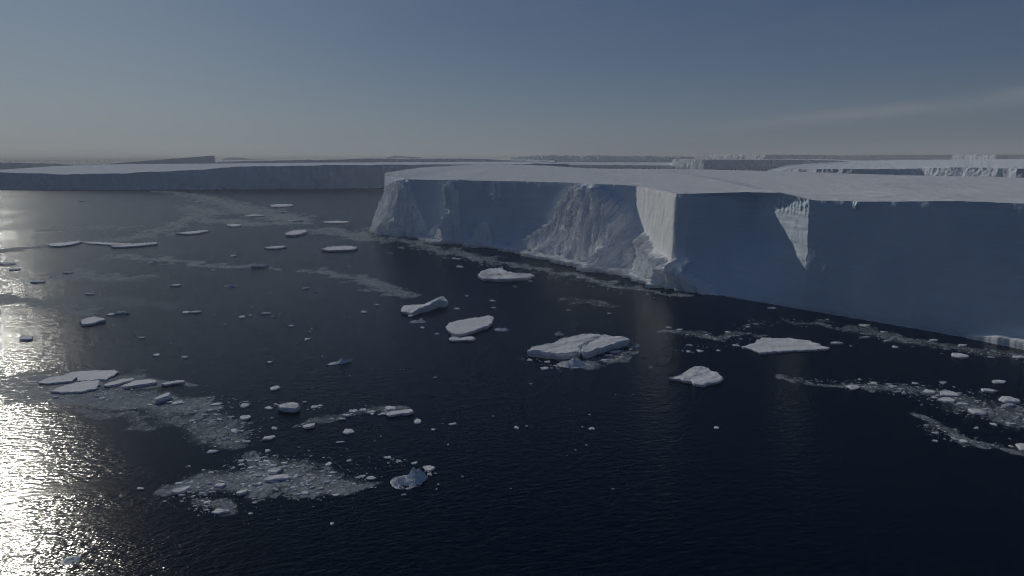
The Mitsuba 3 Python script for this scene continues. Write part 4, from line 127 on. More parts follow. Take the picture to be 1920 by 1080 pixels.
def cliff_colour(p, n, uv):
    band = fbm(p.x / 60, p.y / 60, p.z / 0.9, 3)
    cl = fbm(p.x / 13, p.y / 13, p.z / 22, 3)
    return mix(mi.Color3f(0.55, 0.68, 0.80), mi.Color3f(0.78, 0.84, 0.90), dr.clip(0.45 * band + 0.75 * cl - 0.1, 0, 1))


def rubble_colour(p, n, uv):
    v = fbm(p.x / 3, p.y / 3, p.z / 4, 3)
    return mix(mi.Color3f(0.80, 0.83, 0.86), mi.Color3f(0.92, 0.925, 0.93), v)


def cliff_height(p, n, uv):
    return 0.05 * fbm(p.x / 9, p.y / 9, p.z / 0.7, 3) + 0.22 * fbm(p.x / 1.6, p.y / 1.6, p.z / 3.5, 3)


scene['cliff_base'] = {'type': 'principled', 'base_color': proc(cliff_colour), 'roughness': 0.7, 'specular': 0.3}
scene['mat_cliff'] = {'type': 'twosided', 'bsdf': {'type': 'bumpmap', 'arbitrary': proc(cliff_height, 0.1), 'scale': 1.0, 'bsdf': {'type': 'ref', 'id': 'cliff_base'}}}
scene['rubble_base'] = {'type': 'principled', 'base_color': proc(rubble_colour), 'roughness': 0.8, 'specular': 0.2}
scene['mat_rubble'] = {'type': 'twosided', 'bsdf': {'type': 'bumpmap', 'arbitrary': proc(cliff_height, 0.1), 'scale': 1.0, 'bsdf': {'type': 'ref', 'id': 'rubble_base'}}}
scene['mat_far_ice'] = {'type': 'twosided', 'bsdf': {'type': 'principled', 'base_color': {'type': 'rgb', 'value': [0.70, 0.77, 0.84]}, 'roughness': 0.8, 'specular': 0.2}}
scene['mat_far_snow'] = {'type': 'twosided', 'bsdf': {'type': 'principled', 'base_color': {'type': 'rgb', 'value': [0.83, 0.85, 0.87]}, 'roughness': 0.9, 'specular': 0.1}}


def floe_colour(p, n, uv):
    v = fbm(p.x / 2.5, p.y / 2.5, p.z / 0.8, 3)
    return mix(mi.Color3f(0.70, 0.73, 0.77), mi.Color3f(0.86, 0.865, 0.87), v)


def floe_height(p, n, uv):
    return 0.35 * fbm(p.x / 1.6, p.y / 1.6, p.z / 1.2, 4)


scene['floe_base'] = {'type': 'principled', 'base_color': proc(floe_colour), 'roughness': 0.8, 'specular': 0.25}
scene['mat_floe'] = {'type': 'twosided', 'bsdf': {'type': 'bumpmap', 'arbitrary': proc(floe_height, 0.05), 'scale': 1.0, 'bsdf': {'type': 'ref', 'id': 'floe_base'}}}
scene['mat_wet_ice'] = {'type': 'twosided', 'bsdf': {'type': 'principled', 'base_color': {'type': 'rgb', 'value': [0.42, 0.52, 0.60]}, 'roughness': 0.45, 'specular': 0.4}}

# ---------------------------------------------------------------- helpers
numbers = {}


def numbered(name):
    n = numbers.get(name, 0)
    numbers[name] = n + 1
    return name if n == 0 else f'{name}_{n:03d}'


def put(key, mesh, mat, smooth=False):
    scene[key] = mikit.ply(mesh, mat, smooth=smooth)


def tag(key, label, cat=None, group=None, kind=None):
    d = {'label': label}
    if cat: d['category'] = cat
    if group: d['group'] = group
    if kind: d['kind'] = kind
    labels[key] = d


def grid_faces(rows, cols):
    i, j = np.meshgrid(np.arange(rows - 1), np.arange(cols - 1), indexing='ij')
    a = (i * cols + j).ravel()
    return np.stack([a, a + 1, a + cols + 1, a + cols], 1)


def resample(pts, step):
    """rows of numbers along a polyline in the first two columns, every 'step' metres"""
    pts = np.asarray(pts, float)
    s = np.concatenate([[0], np.cumsum(np.linalg.norm(np.diff(pts[:, :2], axis=0), axis=1))])
    n = max(2, int(s[-1] / step) + 1)
    q = np.linspace(0, s[-1], n)
    return q, np.stack([np.interp(q, s, pts[:, k]) for k in range(pts.shape[1])], 1), s


def blur(a, k):
    if k < 2: return a
    w = np.hanning(k + 2)[1:-1]
    w /= w.sum()
    pad = np.concatenate([np.repeat(a[:1], k, 0), a, np.repeat(a[-1:], k, 0)])
    out = np.stack([np.convolve(pad[:, c], w, 'same') for c in range(a.shape[1])], 1)
    return out[k:-k]


def F(a, b, c, octaves=4, seed=0):
    return meshkit.fbm(np.stack(np.broadcast_arrays(a, b, c), -1), octaves, seed)


def ridged(a, b, c, seed):
    return 1 - np.abs(2 * meshkit.fbm(np.stack(np.broadcast_arrays(a, b, c), -1), 2, seed) - 1) * 2.2


def cells(x, y, seed):
    """blocks: a random number in [0, 1] for the nearest of jittered points, constant over each block"""
    x, y = np.broadcast_arrays(np.asarray(x, float), np.asarray(y, float))
    i, j = np.floor(x).astype(np.int64), np.floor(y).astype(np.int64)

    def rnd(a, b, k):
        h = (a * 374761393 + b * 668265263 + (seed * 31 + k) * 2147483647) & 0xFFFFFFFF
        h = ((h ^ (h >> 13)) * 1274126177) & 0xFFFFFFFF
        return ((h ^ (h >> 16)) & 0xFFFF) / 65535.0

    best, val = np.full(x.shape, 9.0), np.zeros(x.shape)
    for a in (-1, 0, 1):
        for b in (-1, 0, 1):
            ca, cb = i + a, j + b
            dist = np.hypot(ca + rnd(ca, cb, 1) - x, cb + rnd(ca, cb, 2) - y)
            near = dist < best
            best, val = np.where(near, dist, best), np.where(near, rnd(ca, cb, 3), val)
    return val


# ---------------------------------------------------------------- sea
g = np.concatenate([-np.geomspace(60000, 400, 12), np.linspace(-300, 300, 5), np.geomspace(400, 60000, 12)])
X, Y = np.meshgrid(g, g)
put('sea', (np.stack([X, Y, X * 0], -1).reshape(-1, 3), grid_faces(len(g), len(g))), 'mat_water')
tag('sea', 'dark blue polar sea with sun glitter on the left and thin grease ice films', kind='structure')


# ---------------------------------------------------------------- tabular icebergs
def berg(key, near, far, step, nz, relief, top_rows=10, rough_top=0.6, seed=0, mats=('mat_far_ice', 'mat_far_snow'), soft=1, under=-3.0, sags=0.0, power=1.6, zones=None, parts=None):
    """near: rows x, y, top height (or x, y, top x, top y, height) along the cliff from left to right; far: rows x, y, height of the far edge, matched by index fraction (fourth column) to near's rows"""
    near = np.asarray(near, float)
    if near.shape[1] == 3: near = np.stack([near[:, 0], near[:, 1], near[:, 0], near[:, 1], near[:, 2]], 1)
    near = np.column_stack([near, np.arange(len(near))])
    q, P, s0 = resample(near, step)
    k = P[:, 5].copy()
    P = blur(P, soft)
    bot, top, h = P[:, 0:2], P[:, 2:4], P[:, 4]
    tan = np.gradient(blur(0.5 * (bot + top), max(3, int(5 / step))), axis=0)
    tan /= np.linalg.norm(tan, axis=1, keepdims=True) + 1e-9
    nrm = np.stack([tan[:, 1], -tan[:, 0]], 1)        # to the right of the walk from left to right: outwards, at the camera
    h = h + sags * (F(q / 40, 0, seed, 4) - 0.5) * 2 + 0.5 * sags * (F(q / 5, 0, seed + 5, 3) - 0.5)
    t = np.linspace(0, 1, nz)[:, None]
    z = under + (h[None] - under) * t
    xy = bot[None] * (1 - t[..., None]) + top[None] * t[..., None]
    d = relief(q[None] + 0 * z, z, h[None] + 0 * z)
    v = np.concatenate([xy + nrm[None] * d[..., None], z[..., None]], -1)
    quads = grid_faces(nz, len(q))
    if zones:
        zone = zones(q[None] + 0 * z, z).ravel()[quads].max(1)
        for number, (part, mat) in parts.items():
            used, index = np.unique(quads[zone == number], return_inverse=True)
            put(key + part, (v.reshape(-1, 3)[used], index.reshape(-1, 4)), mat)
    else:
        put(key + '__cliff', (v.reshape(-1, 3), quads), mats[0])
    far = np.asarray(far, float)
    E = np.stack([np.interp(k, far[:, 3], far[:, c]) for c in range(3)], 1)
    edge = v[-1]
    r = (np.linspace(0, 1, top_rows) ** power)[:, None]
    tx = edge[None, :, 0] * (1 - r) + E[None, :, 0] * r
    ty = edge[None, :, 1] * (1 - r) + E[None, :, 1] * r
    tz = edge[None, :, 2] * (1 - r) + E[None, :, 2] * r
    dist = np.hypot(tx - edge[None, :, 0], ty - edge[None, :, 1])
    tz = tz + (F(tx / 90, ty / 90, seed + 0.5, 4) - 0.5) * 2 * rough_top * np.clip(dist / 60, 0, 1) + (F(tx / 12, ty / 12, seed + 3.5, 3) - 0.5) * 0.35 * rough_top * np.clip(dist / 4, 0, 1)
    tv = np.stack([tx, ty, tz], -1)
    back = tv[-1:].copy()
    back[..., 2] = under
    tv = np.concatenate([tv, back])
    pts, quads = tv.reshape(-1, 3), grid_faces(top_rows + 1, len(q))
    for col in (0, -1):                                # the two ends, down to the sea
        rim = tv[:-1, col]
        end = np.stack([rim, np.column_stack([rim[:, :2], np.full(len(rim), under)])])
        quads = np.vstack([quads, grid_faces(2, len(rim)) + len(pts)])
        pts = np.vstack([pts, end.reshape(-1, 3)])
    put(key + '__snow_top', (pts, quads), mats[1])
    return q, v, nrm, s0, k


def lump(s, table, col):
    table = np.asarray(table, float)
    return np.interp(s, table[:, 0], table[:, col], left=0, right=0)


MASKS = {}


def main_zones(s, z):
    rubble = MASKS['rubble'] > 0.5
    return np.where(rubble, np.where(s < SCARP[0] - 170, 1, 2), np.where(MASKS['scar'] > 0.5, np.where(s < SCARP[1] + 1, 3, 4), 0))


def main_relief(s, z, h):
    rel = np.clip(z / h, 0, 1)
    d = (F(s / 22, z / 40, 0.3, 4, 5) - 0.5) * 1.6 + (F(s / 5, z / 9, 1.3, 3, 6) - 0.5) * 0.75 + (F(s / 45, z / 2.2, 2.3, 3, 7) - 0.5) * 0.22
    flute = ridged((s + 0.22 * z) / 3.6 + 0.5 * F(s / 9, z / 16, 2, 2, 1), z / 26, 0.1, 11)
    fine = ridged(s / 1.7, z / 7.5, 4.1, 12)
    ws, wz = s + 1.6 * F(s / 5, z / 5, 1.0, 2, 64), z + 2.5 * F(s / 5, z / 5, 4.0, 2, 65)
    lumps = 2.4 * (cells(ws / 4.2, wz / 9.0, 3) - 0.5) + 1.5 * (cells(ws / 1.9, wz / 4.2, 4) - 0.5) + 0.8 * (cells(ws / 0.95, wz / 1.9, 5) - 0.5)
    crumb = F(s / 2.4, z / 2.6, 6.0, 3, 13) - 0.5
    edge = (F(s / 7, z / 7, 9.0, 3, 14) - 0.5) * 9
    mask_all, scar = 0 * s, 0 * s
    def rib(x):                                        # ribs: a slanting left flank, then a fall back
        x = x % 1
        return np.minimum(x / 0.58, (1 - x) / 0.42)

    ph = (s + 0.06 * z) / 6.8 + 1.1 * F(s / 24, z / 26, 3.0, 3, 61)
    ph2 = (s + 0.03 * z) / 2.6 + 0.9 * F(s / 9, z / 9, 5.0, 3, 62)
    for tab in BUTTRESS:
        hm, out = lump(s, tab, 1), lump(s, tab, 2)
        up = hm + edge * np.clip(hm / 12, 0, 1) - z
        m = np.clip(up / 2.0, 0, 1)
        body = out * np.clip(up / np.maximum(hm, 1), 0, 1) ** 0.85
        d = d + body * (0.66 + 0.75 * flute) + m * np.clip(up / 5 + 0.3, 0, 1) * (3.6 * rib(ph) + 1.3 * rib(ph2) + 0.35 * rib(ph2 * 2.3) + 0.7 * crumb + 0.6 * lumps) + (out > 2) * 2.0 * np.exp(-((up - 3.0 - 2 * crumb) / 2.2) ** 2)
        mask_all = np.maximum(mask_all, m)
    # the big buttress: rises step by step towards a slanting crest, then falls back into the scooped-out corner
    sl = np.interp(z, BIG_LEFT[0], BIG_LEFT[1]) + edge * 0.6
    sc = np.interp(z, BIG_CREST[0], BIG_CREST[1]) + edge * 0.5
    out = 5 + 19 * np.clip(1 - z / 56, 0, 1)
    rise = np.clip((s - sl) / np.maximum(sc - sl, 4), 0, 1)
    fall = np.clip(1 - (s - sc) / (9 + 0.22 * (52 - np.clip(z, 0, 52))), 0, 1)
    m = np.clip((s - sl) / 2, 0, 1) * np.clip((h - 1 - z) / 3, 0, 1) * np.where(s < sc, 1, fall)
    mask_all = np.maximum(mask_all, m)
    wt = np.clip(F(s / 12, z / 12, 7.0, 3, 63) * 2.4 - 0.5, 0, 1.3)
    d = d + np.where(s < sc, out * rise, out * fall) * (0.9 + 0.15 * flute) + m * (0.6 + 0.5 * wt) * (3.3 * rib(ph) + 1.2 * rib(ph2) + 0.35 * rib(ph2 * 2.3) + 0.7 * crumb + 0.6 * lumps) + np.clip(rise * 30, 0, 1) * (h > z + 1) * (3.2 * np.exp(-((s - sl - 2.6 - 1.2 * crumb) / 1.9) ** 2) + 2.4 * np.exp(-((s - sl - 0.30 * (sc - sl) - 5 * crumb) / 1.9) ** 2) + 2.8 * np.exp(-((s - sl - 0.58 * (sc - sl) - 6 * crumb) / 2.0) ** 2))
    for s0, s1, z0, z1, amp in STREAKS:                # small vertical scars where lumps broke off
        w = np.clip(1 - np.abs((s - 0.5 * (s0 + s1)) / (0.5 * (s1 - s0))), 0, 1) * np.clip((z - z0) / 3, 0, 1) * np.clip((z1 - z) / 2 + 0.0, 0, 1)
        d = d + 2.0 * amp * np.clip(w * 2, 0, 1) * (0.35 + 0.9 * rib(ph2) + 0.4 * crumb)
    # a wedge has broken out of the upper wall: the wall draws back towards a face that is turned to the left
    u = NOTCH_S - s + (F(z / 4, s / 30, 5.5, 3, 16) - 0.5) * 2.0
    back = np.where(u < 0, 0, np.where(u < NOTCH_L, u / NOTCH_L, np.clip(1 - (u - NOTCH_L) / 24, 0, 1))) * np.clip(z / 28, 0, 1)
    face = np.clip(u / 1.5, 0, 1) * np.clip((NOTCH_L - u) / 2, 0, 1) * np.clip((z - 43) / 3, 0, 1)
    block = (np.floor(F(s / 4, z / 8, 8.0, 2, 17) * 6) / 6 - 0.3) * 0.5 + 0.45 * rib(s / 3.1 + F(s / 6, z / 9, 4.0, 2, 67)) + (F(s / 2.2, z / 2.2, 8.8, 3, 18) - 0.5) * 1.5
    d = d - 24 * back + block * face
    face_zone = ((u > 0.3) & (u < NOTCH_L) & (z > 8)) | ((s > SCARP[0]) & (s < SCARP[1]))
    scar = np.where(face_zone, 1, scar)
    MASKS['rubble'], MASKS['scar'] = mask_all, scar
    lip = np.clip((rel - 0.965) / 0.035, 0, 1)
    d = d * (1 - 0.4 * lip) + lip * ((F(s / 6, 0, 3.3, 4, 15) - 0.5) * 2.2 - 3.0 * np.clip(cells(s / 5, 0 * s, 8) - 0.7, 0, 1) * np.clip(F(s / 40, 0, 8.0, 2, 66) * 4 - 1.5, 0, 1))
    foot = np.exp(-np.clip(z, 0, 99) / 2.0) * -0.7      # the sea has undercut the waterline
    return d + foot


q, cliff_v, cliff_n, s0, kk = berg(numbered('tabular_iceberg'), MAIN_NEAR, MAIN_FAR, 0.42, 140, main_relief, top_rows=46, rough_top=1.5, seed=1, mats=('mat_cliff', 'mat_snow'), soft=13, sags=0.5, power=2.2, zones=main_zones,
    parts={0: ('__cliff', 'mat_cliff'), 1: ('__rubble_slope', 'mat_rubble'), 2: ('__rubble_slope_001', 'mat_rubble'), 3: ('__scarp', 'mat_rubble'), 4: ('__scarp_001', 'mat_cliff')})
labels['tabular_iceberg__rubble_slope'] = {'label': 'crumbling sunlit slopes of fallen ice at the far left end of the cliff'}
labels['tabular_iceberg__rubble_slope_001'] = {'label': 'big fluted buttress of broken ice in the middle of the cliff'}
labels['tabular_iceberg__scarp'] = {'label': 'smooth sunlit scar at the corner of the cliff'}
labels['tabular_iceberg__scarp_001'] = {'label': 'sunlit triangular notch below the rim of the shaded cliff'}
tag('tabular_iceberg', 'huge flat topped tabular iceberg filling the right, its long cliff in blue shade', 'iceberg')


def ice_foot(key, a, b, width, height, seed, taper, rough=1.0):
    """shelf of old snow and fallen ice along the foot of the cliff between the distances a and b"""
    i = np.where((q >= a) & (q <= b))[0][::2]
    base = cliff_v[9:30, i, :2]
    n = cliff_n[i]
    off = ((base - cliff_v[9, i, :2][None]) * n[None]).sum(-1)
    inner = cliff_v[9, i, :2] - n * 3.0
    u = (q[i] - a) / (b - a)
    w = width * (1 + rough * (0.9 * F(q[i] / 14, 0, seed, 4, 21) - 0.45)) * taper(u)
    hh = height * (1 + rough * (0.8 * F(q[i] / 9, 0, seed + 4, 4, 22) - 0.4) + 0.15 * rough * (cells(q[i] / 3, 0 * q[i], 9) - 0.5)) * np.clip(taper(u) * 2, 0.15, 1)
    rows = []
    for f, zz in ((0.0, 1.35), (0.35, 1.15), (0.65, 1.02), (0.88, 0.98), (0.98, 0.85), (1.0, 0.55), (0.97, 0.12), (0.95, -0.9)):
        jit = (F(q[i] / 2.0, f * 9, seed + 7, 3, 23) - 0.5)
        p = inner + n * (3.0 + w * f + rough * jit * 1.2 + f * 0.8 * rough * (cells(q[i] / 4, f * 1.3 + 0 * q[i], 10) - 0.5))[:, None]
        rows.append(np.column_stack([p, hh * zz + jit * 0.5 if zz > 0 else hh * 0 - 1.0]))
    v = np.array(rows)
    put(key, (v.reshape(-1, 3)[:, :], grid_faces(len(rows), len(i))[:, ::-1]), 'mat_snow')


FOOT1, FOOT2 = FEET
ice_foot('tabular_iceberg__ice_foot', FOOT1[0], FOOT1[1], 7.5, 2.6, 1.0, lambda u: np.clip(u * 9, 0, 1) * np.clip((1 - u) * 7, 0, 1))
labels['tabular_iceberg__ice_foot'] = {'label': 'narrow sunlit snow shelf along the waterline under the far half of the cliff'}
ice_foot('tabular_iceberg__ice_foot_001', FOOT2[0], FOOT2[1], 6.0, 3.2, 5.0, lambda u: 0.12 + 0.8 * np.clip(u * 8, 0, 1), 0.1)
labels['tabular_iceberg__ice_foot_001'] = {'label': 'short pale snow ledge at the waterline at the right edge'}


def far_relief(seed, amp, flute=0.0, scale=1.0):
    def fn(s, z, h):
        d = (F(s / (60 * scale), z / 60, seed, 4, 31) - 0.5) * amp
        if flute:
            up = z / np.maximum(h, 1)
            m = np.clip(F(s / (55 * scale), 0, seed + 2, 3, 33) * 2.2 - 0.5, 0, 1)
            d = d + flute * m * (ridged(s / (14 * scale), z / 50, seed, 32) * 0.8 + (1 - up) * 1.2 + (F(s / 8, z / 8, seed, 3, 34) - 0.5))
        return d
    return fn


for name, cat, label, near, far, step, nz, amp, flute, top_rows, rough, sags in FAR_BERGS:
    key = numbered(name)
    berg(key, near, far, step, nz, far_relief(len(scene) * 0.7, amp, flute), top_rows=top_rows, rough_top=rough, seed=len(scene), soft=1, sags=sags, mats=('mat_far_ice', 'mat_far_snow'))
    tag(key, label, cat)


# ---------------------------------------------------------------- floes
def floe_mesh(outline, h, seed, bumps=0.25, low=None):
    """(top, side) of a slab that floats: outline in world metres, thickness above the water h; low: height per outline point"""
    o = np.asarray(outline, float)
    c = o.mean(0)
    per = np.vstack([o, o[:1]])
    length = np.linalg.norm(np.diff(per, axis=0), axis=1).sum()
    hh = np.full(len(o), float(h)) if low is None else np.asarray(low, float)
    n = int(np.clip(length / 0.9, 18, 150))
    _, R, _ = resample(np.column_stack([per, np.append(hh, hh[0])]), length / n)
    R = R[:-1]
    n = len(R)
    size = math.sqrt(max(length, 1)) * 0.12
    jit = (F(R[:, 0] / 2.2, R[:, 1] / 2.2, seed, 3, 41) - 0.5) * size * 1.3 + (cells(R[:, 0] / 2.1 + seed, R[:, 1] / 2.1, 42) - 0.5) * min(size, 1.6) * 0.9
    dirs = R[:, :2] - c
    dirs /= np.linalg.norm(dirs, axis=1, keepdims=True) + 1e-9
    rim = R[:, :2] + dirs * jit[:, None]
    hz = R[:, 2] * (0.8 + 0.45 * F(R[:, 0] / 3, R[:, 1] / 3, seed + 2, 3, 42))
    side = []
    for inset, zz in ((0.25, None), (0.35, 0.12), (0.05, 0.45), (0.0, 0.82), (0.16, 1.0)):
        k = (F(R[:, 0] / 1.1, R[:, 1] / 1.1, seed + inset * 9 + (zz or 0) * 3, 2, 43) - 0.5) * min(0.5, h * 0.3)
        p = rim - dirs * (inset * min(h, 2.0) - k if zz != 1.0 else inset * min(h, 2.0))[:, None] if zz != 1.0 else rim - dirs * (inset * min(h, 2.0))
        side.append(np.column_stack([p, np.full(n, -0.8) if zz is None else hz * zz]))
    sv = np.array(side)
    sv = np.concatenate([sv, sv[:, :1]], 1)
    sf = grid_faces(len(side), n + 1)
    rings = [side[-1]]
    for r in (0.94, 0.84, 0.70, 0.55, 0.40, 0.22):
        p = c + (side[-1][:, :2] - c) * r
        k = 1.0 if low is not None else np.clip((r - 0.80) / 0.16, 0, 1)
        zt = np.mean(hz) * (1 - r * k) + hz * r * k
        zt = zt + (F(p[:, 0] / 2.8, p[:, 1] / 2.8, seed + 5, 4, 44) - 0.5) * bumps * 2.4 + (r > 0.8) * bumps * 0.7 * (F(p[:, 0] / 1.3, p[:, 1] / 1.3, seed + 8, 2, 45) - 0.3)
        rings.append(np.column_stack([p, zt]))
    tv = np.array(rings)
    tv = np.concatenate([tv, tv[:, :1]], 1)
    tf = grid_faces(len(rings), n + 1)
    tf = np.vstack([tf[:, [0, 1, 2]], tf[:, [0, 2, 3]]])
    flat = tv.reshape(-1, 3)
    last = (len(rings) - 1) * (n + 1)
    mid = np.array([[c[0], c[1], float(rings[-1][:, 2].mean())]])
    cap = np.stack([np.full(n, len(flat)), last + np.arange(n), last + np.arange(n) + 1], 1)
    sf = np.vstack([sf[:, [0, 1, 2]], sf[:, [0, 2, 3]]])
    return (np.vstack([flat, mid]), np.vstack([tf, cap])), (sv.reshape(-1, 3), sf)


def join(meshes):
    at, vs, fs = 0, [], []
    for v, f in meshes:
        vs.append(np.asarray(v, float)); fs.append(np.asarray(f) + at)
        at += len(v)
    return np.vstack(vs), np.vstack(fs)


for i, (name, cat, label, h, bumps, outlines, low) in enumerate(FLOES):
    key = numbered(name)
    for j, o in enumerate(outlines):
        top, side = floe_mesh(o, h, i * 1.37 + j, bumps, low[j] if low else None)
        sfx = '' if j == 0 else f'_{j:03d}'
        put(f'{key}__snow_top{sfx}', top, 'mat_floe')
        put(f'{key}__ice_edge{sfx}', side, 'mat_floe')
    tag(key, label, cat)


def heap(cx, cy, ax, ay, ang, h, seed, peaks, rough=0.5, nr=46, nc=80):
    """a rugged lump of broken ice: a disc-shaped height field with ridges and its own peaks (u, v, height, width)"""
    r, a = np.meshgrid(np.linspace(0, 1, nr), np.linspace(0, 2 * np.pi, nc), indexing='ij')
    wob = 1 + (F(np.cos(a) * 1.6, np.sin(a) * 1.6, seed, 3, 51) - 0.5) * 0.9
    u, v = r * np.cos(a) * wob, r * np.sin(a) * wob
    z = 0 * u
    us, vs = u + 0.5 * (F(u * 3, v * 3, seed + 3, 3, 56) - 0.5), v + 0.5 * (F(u * 3, v * 3, seed + 6, 3, 57) - 0.5)
    for pu, pv, ph, pw in peaks:
        z = np.maximum(z, ph * np.clip(1 - np.hypot(us - pu, vs - pv) / pw, 0, 1))
    z = (0.15 + 1.15 * z) * np.clip((1 - r) * 4, 0, 1) ** 0.6
    z = 0.55 * h * z * (1 + rough * (ridged(u * 3.2, v * 3.2, seed, 52) - 0.4)) + h * rough * (0.25 * (F(u * 7, v * 7, seed, 3, 53) - 0.5) + 0.30 * (cells(u * 4.5 + 9, v * 4.5, 54) - 0.5) + 0.16 * (cells(u * 10 + 9, v * 10, 55) - 0.5)) * np.clip((1 - r) * 5, 0, 1)
    z[-1] = -0.6
    x, y = u * ax, v * ay
    return np.stack([cx + x * math.cos(ang) - y * math.sin(ang), cy + x * math.sin(ang) + y * math.cos(ang), z], -1).reshape(-1, 3), grid_faces(nr, nc)


for i, (name, cat, label, mat, args, peaks, rough) in enumerate(HEAPS):
    key = numbered(name)
    put(key, heap(*args, 3.1 * i + 0.7, peaks, rough), mat)
    tag(key, label, cat)


# small ice with a boat-like outline and two fins
def solid(points):
    import trimesh
    m = trimesh.convex.convex_hull(np.asarray(points, float))
    return np.array(m.vertices), np.array(m.faces)


def local(pts, cx, cy, ang):
    p = np.asarray(pts, float)
    return np.column_stack([cx + p[:, 0] * math.cos(ang) - p[:, 1] * math.sin(ang), cy + p[:, 0] * math.sin(ang) + p[:, 1] * math.cos(ang), p[:, 2]])


cx, cy, ang, L = BOAT
put('boat_shaped_floe__hull', solid(local([(-.5 * L, 0, .02), (-.3 * L, -.11 * L, -.3), (-.3 * L, .12 * L, -.3), (.2 * L, -.12 * L, -.3), (.2 * L, .12 * L, -.3), (.5 * L, .02 * L, -.3), (-.5 * L, 0, .15), (-.28 * L, -.10 * L, .22), (-.28 * L, .12 * L, .38), (-.02 * L, -.11 * L, .25), (0, .11 * L, .5), (.2 * L, -.10 * L, .22), (.2 * L, .12 * L, .45), (.5 * L, .03 * L, .45)], cx, cy, ang)), 'mat_floe')
put('boat_shaped_floe__fin', solid(local([(-.06 * L, -.05 * L, .2), (.10 * L, -.06 * L, .2), (-.04 * L, .06 * L, .3), (.10 * L, .05 * L, .3), (.02 * L, .01 * L, 1.0), (.09 * L, .02 * L, 1.75), (.13 * L, .03 * L, 1.85), (.12 * L, .0, 1.5)], cx, cy, ang)), 'mat_floe')
put('boat_shaped_floe__fin_001', solid(local([(-.15 * L, -.03 * L, .3), (-.09 * L, -.03 * L, .3), (-.13 * L, .05 * L, .3), (-.11 * L, .01 * L, .95)], cx, cy, ang)), 'mat_floe')
put('boat_shaped_floe__ridge', solid(local([(.10 * L, .05 * L, .3), (.47 * L, .05 * L, .3), (.10 * L, .09 * L, .3), (.47 * L, .07 * L, .3), (.14 * L, .06 * L, 1.4), (.34 * L, .065 * L, .95), (.46 * L, .06 * L, .6)], cx, cy, ang)), 'mat_wet_ice')
tag('boat_shaped_floe', 'small pale boat-shaped piece of ice with upright spikes alone on open water', 'ice chunk')


def chunk_mesh(rng, a, b, h, ang, cx, cy):
    """an irregular flat-topped lump, about 50 triangles"""
    n = int(rng.integers(5, 10))
    th = (np.arange(n) + rng.uniform(-.3, .3, n)) / n * 2 * np.pi
    rad = rng.uniform(.6, 1.2, n)
    o = np.stack([np.cos(th) * rad * a, np.sin(th) * rad * b], 1)
    tilt = rng.uniform(-.3, .3, 2)
    hz = h * np.clip(1 + tilt[0] * np.cos(th) + tilt[1] * np.sin(th) + rng.uniform(-.2, .2, n), .3, 2)
    rows = [np.column_stack([o * .9, np.full(n, -.4)]), np.column_stack([o, hz * .5]), np.column_stack([o * rng.uniform(.82, .96), hz]), np.column_stack([o * .35 + rng.uniform(-.1, .1, (n, 2)) * min(a, b), h * rng.uniform(.9, 1.35, n)])]
    v = np.vstack(rows + [[[0, 0, h * 1.1]]])
    i, j = np.arange(n), (np.arange(n) + 1) % n
    f = [np.stack([i + k * n, j + k * n, j + (k + 1) * n], 1) for k in range(3)] + [np.stack([i + k * n, j + (k + 1) * n, i + (k + 1) * n], 1) for k in range(3)] + [np.stack([i + 3 * n, j + 3 * n, i * 0 + 4 * n], 1)]
    x, y = v[:, 0], v[:, 1]
    return np.column_stack([cx + x * math.cos(ang) - y * math.sin(ang), cy + x * math.sin(ang) + y * math.cos(ang), v[:, 2]]), np.vstack(f)


rng = np.random.default_rng(7)
for cx, cy, a, b, h, ang, label, group in CHUNKS:
    key = numbered('ice_chunk')
    put(key, chunk_mesh(rng, a, b, h, ang, cx, cy), 'mat_floe')
    tag(key, label, 'ice chunk', group)

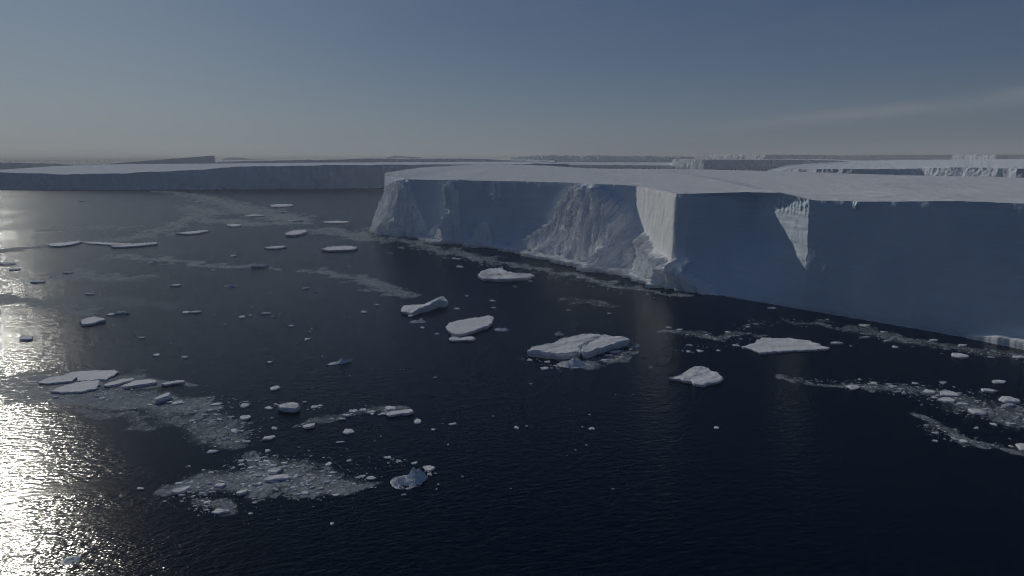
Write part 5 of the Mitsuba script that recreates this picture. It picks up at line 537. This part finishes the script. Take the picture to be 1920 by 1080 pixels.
# drifting fields: the larger pieces one by one, the rest as one mass per field
for label, stuff_label, group, lines, n_big, n_small, size, small in FIELDS:
    seg_len = np.array([np.hypot(b[0] - a[0], b[1] - a[1]) * (a[2] + b[2]) for pts in lines for a, b in zip(pts[:-1], pts[1:])])
    segs = [(a, b) for pts in lines for a, b in zip(pts[:-1], pts[1:])]

    def spot(tight):
        a, b = segs[rng.choice(len(segs), p=seg_len / seg_len.sum())]
        t = rng.uniform()
        r = (a[2] + (b[2] - a[2]) * t) * tight
        return a[0] + (b[0] - a[0]) * t + rng.normal() * r, a[1] + (b[1] - a[1]) * t + rng.normal() * r * 1.3

    def inside(x, y):
        return min(math.hypot(x - 0.0, y - 0.0), 9e9) > 60

    xs = sorted(p[0] for pts in lines for p in pts)
    cuts = (xs[0] + (xs[-1] - xs[0]) / 3, xs[0] + (xs[-1] - xs[0]) * 2 / 3)
    made = []
    for _ in range(n_big):
        x, y = spot(0.5)
        a = min(size * (0.5 + rng.pareto(2.6) * 0.55), size * 2.6)
        key = numbered('ice_chunk')
        put(key, chunk_mesh(rng, a, a * rng.uniform(.5, .9), min(0.8, a * rng.uniform(.10, .28)), rng.uniform(-.7, .9), x, y), 'mat_floe')
        made.append((a, key, 'left' if x < cuts[0] else 'middle' if x < cuts[1] else 'right'))
    for part in ('left', 'middle', 'right'):
        mine = sorted((m for m in made if m[2] == part), reverse=True)
        for rank, (a, key, _) in enumerate(mine):
            where = label.split(' in ', 1)[1] if ' in ' in label else None
            if rank < 2 and where and len(mine) > 2 and len(where.split()) < 9:
                tag(key, ('largest' if rank == 0 else 'second largest') + f' ice chunk in {where}, {part} part', 'ice chunk', f'{group}, {part} part')
            else:
                tag(key, f'{label}, {part} part', 'ice chunk', f'{group}, {part} part')
    bits = []
    for _ in range(n_small):
        x, y = spot(0.62)
        a = small * (0.35 + rng.pareto(2.2) * 0.45)
        a = min(a, small * 3)
        bits.append(chunk_mesh(rng, a, a * rng.uniform(.45, .9), min(.4, a * rng.uniform(.10, .35)), rng.uniform(-.7, .9), x, y))
    key = numbered('brash_ice')
    put(key, join(bits), 'mat_floe')
    tag(key, stuff_label, 'brash ice', kind='stuff')

# ---------------------------------------------------------------- air
HAZE = 0.000085
scene['air'] = {'type': 'homogeneous', 'albedo': {'type': 'rgb', 'value': [0.95, 0.95, 0.95]}, 'sigma_t': HAZE}
scene['haze'] = {'type': 'cube', 'to_world': T().translate([0, 0, 59.0]).scale([70000, 70000, 63.0]), 'bsdf': {'type': 'null'}, 'interior': {'type': 'ref', 'id': 'air'}}
tag('haze', 'thin cold sea haze that pales the far icebergs', 'haze', kind='stuff')
scene['camera']['medium'] = {'type': 'ref', 'id': 'air'}
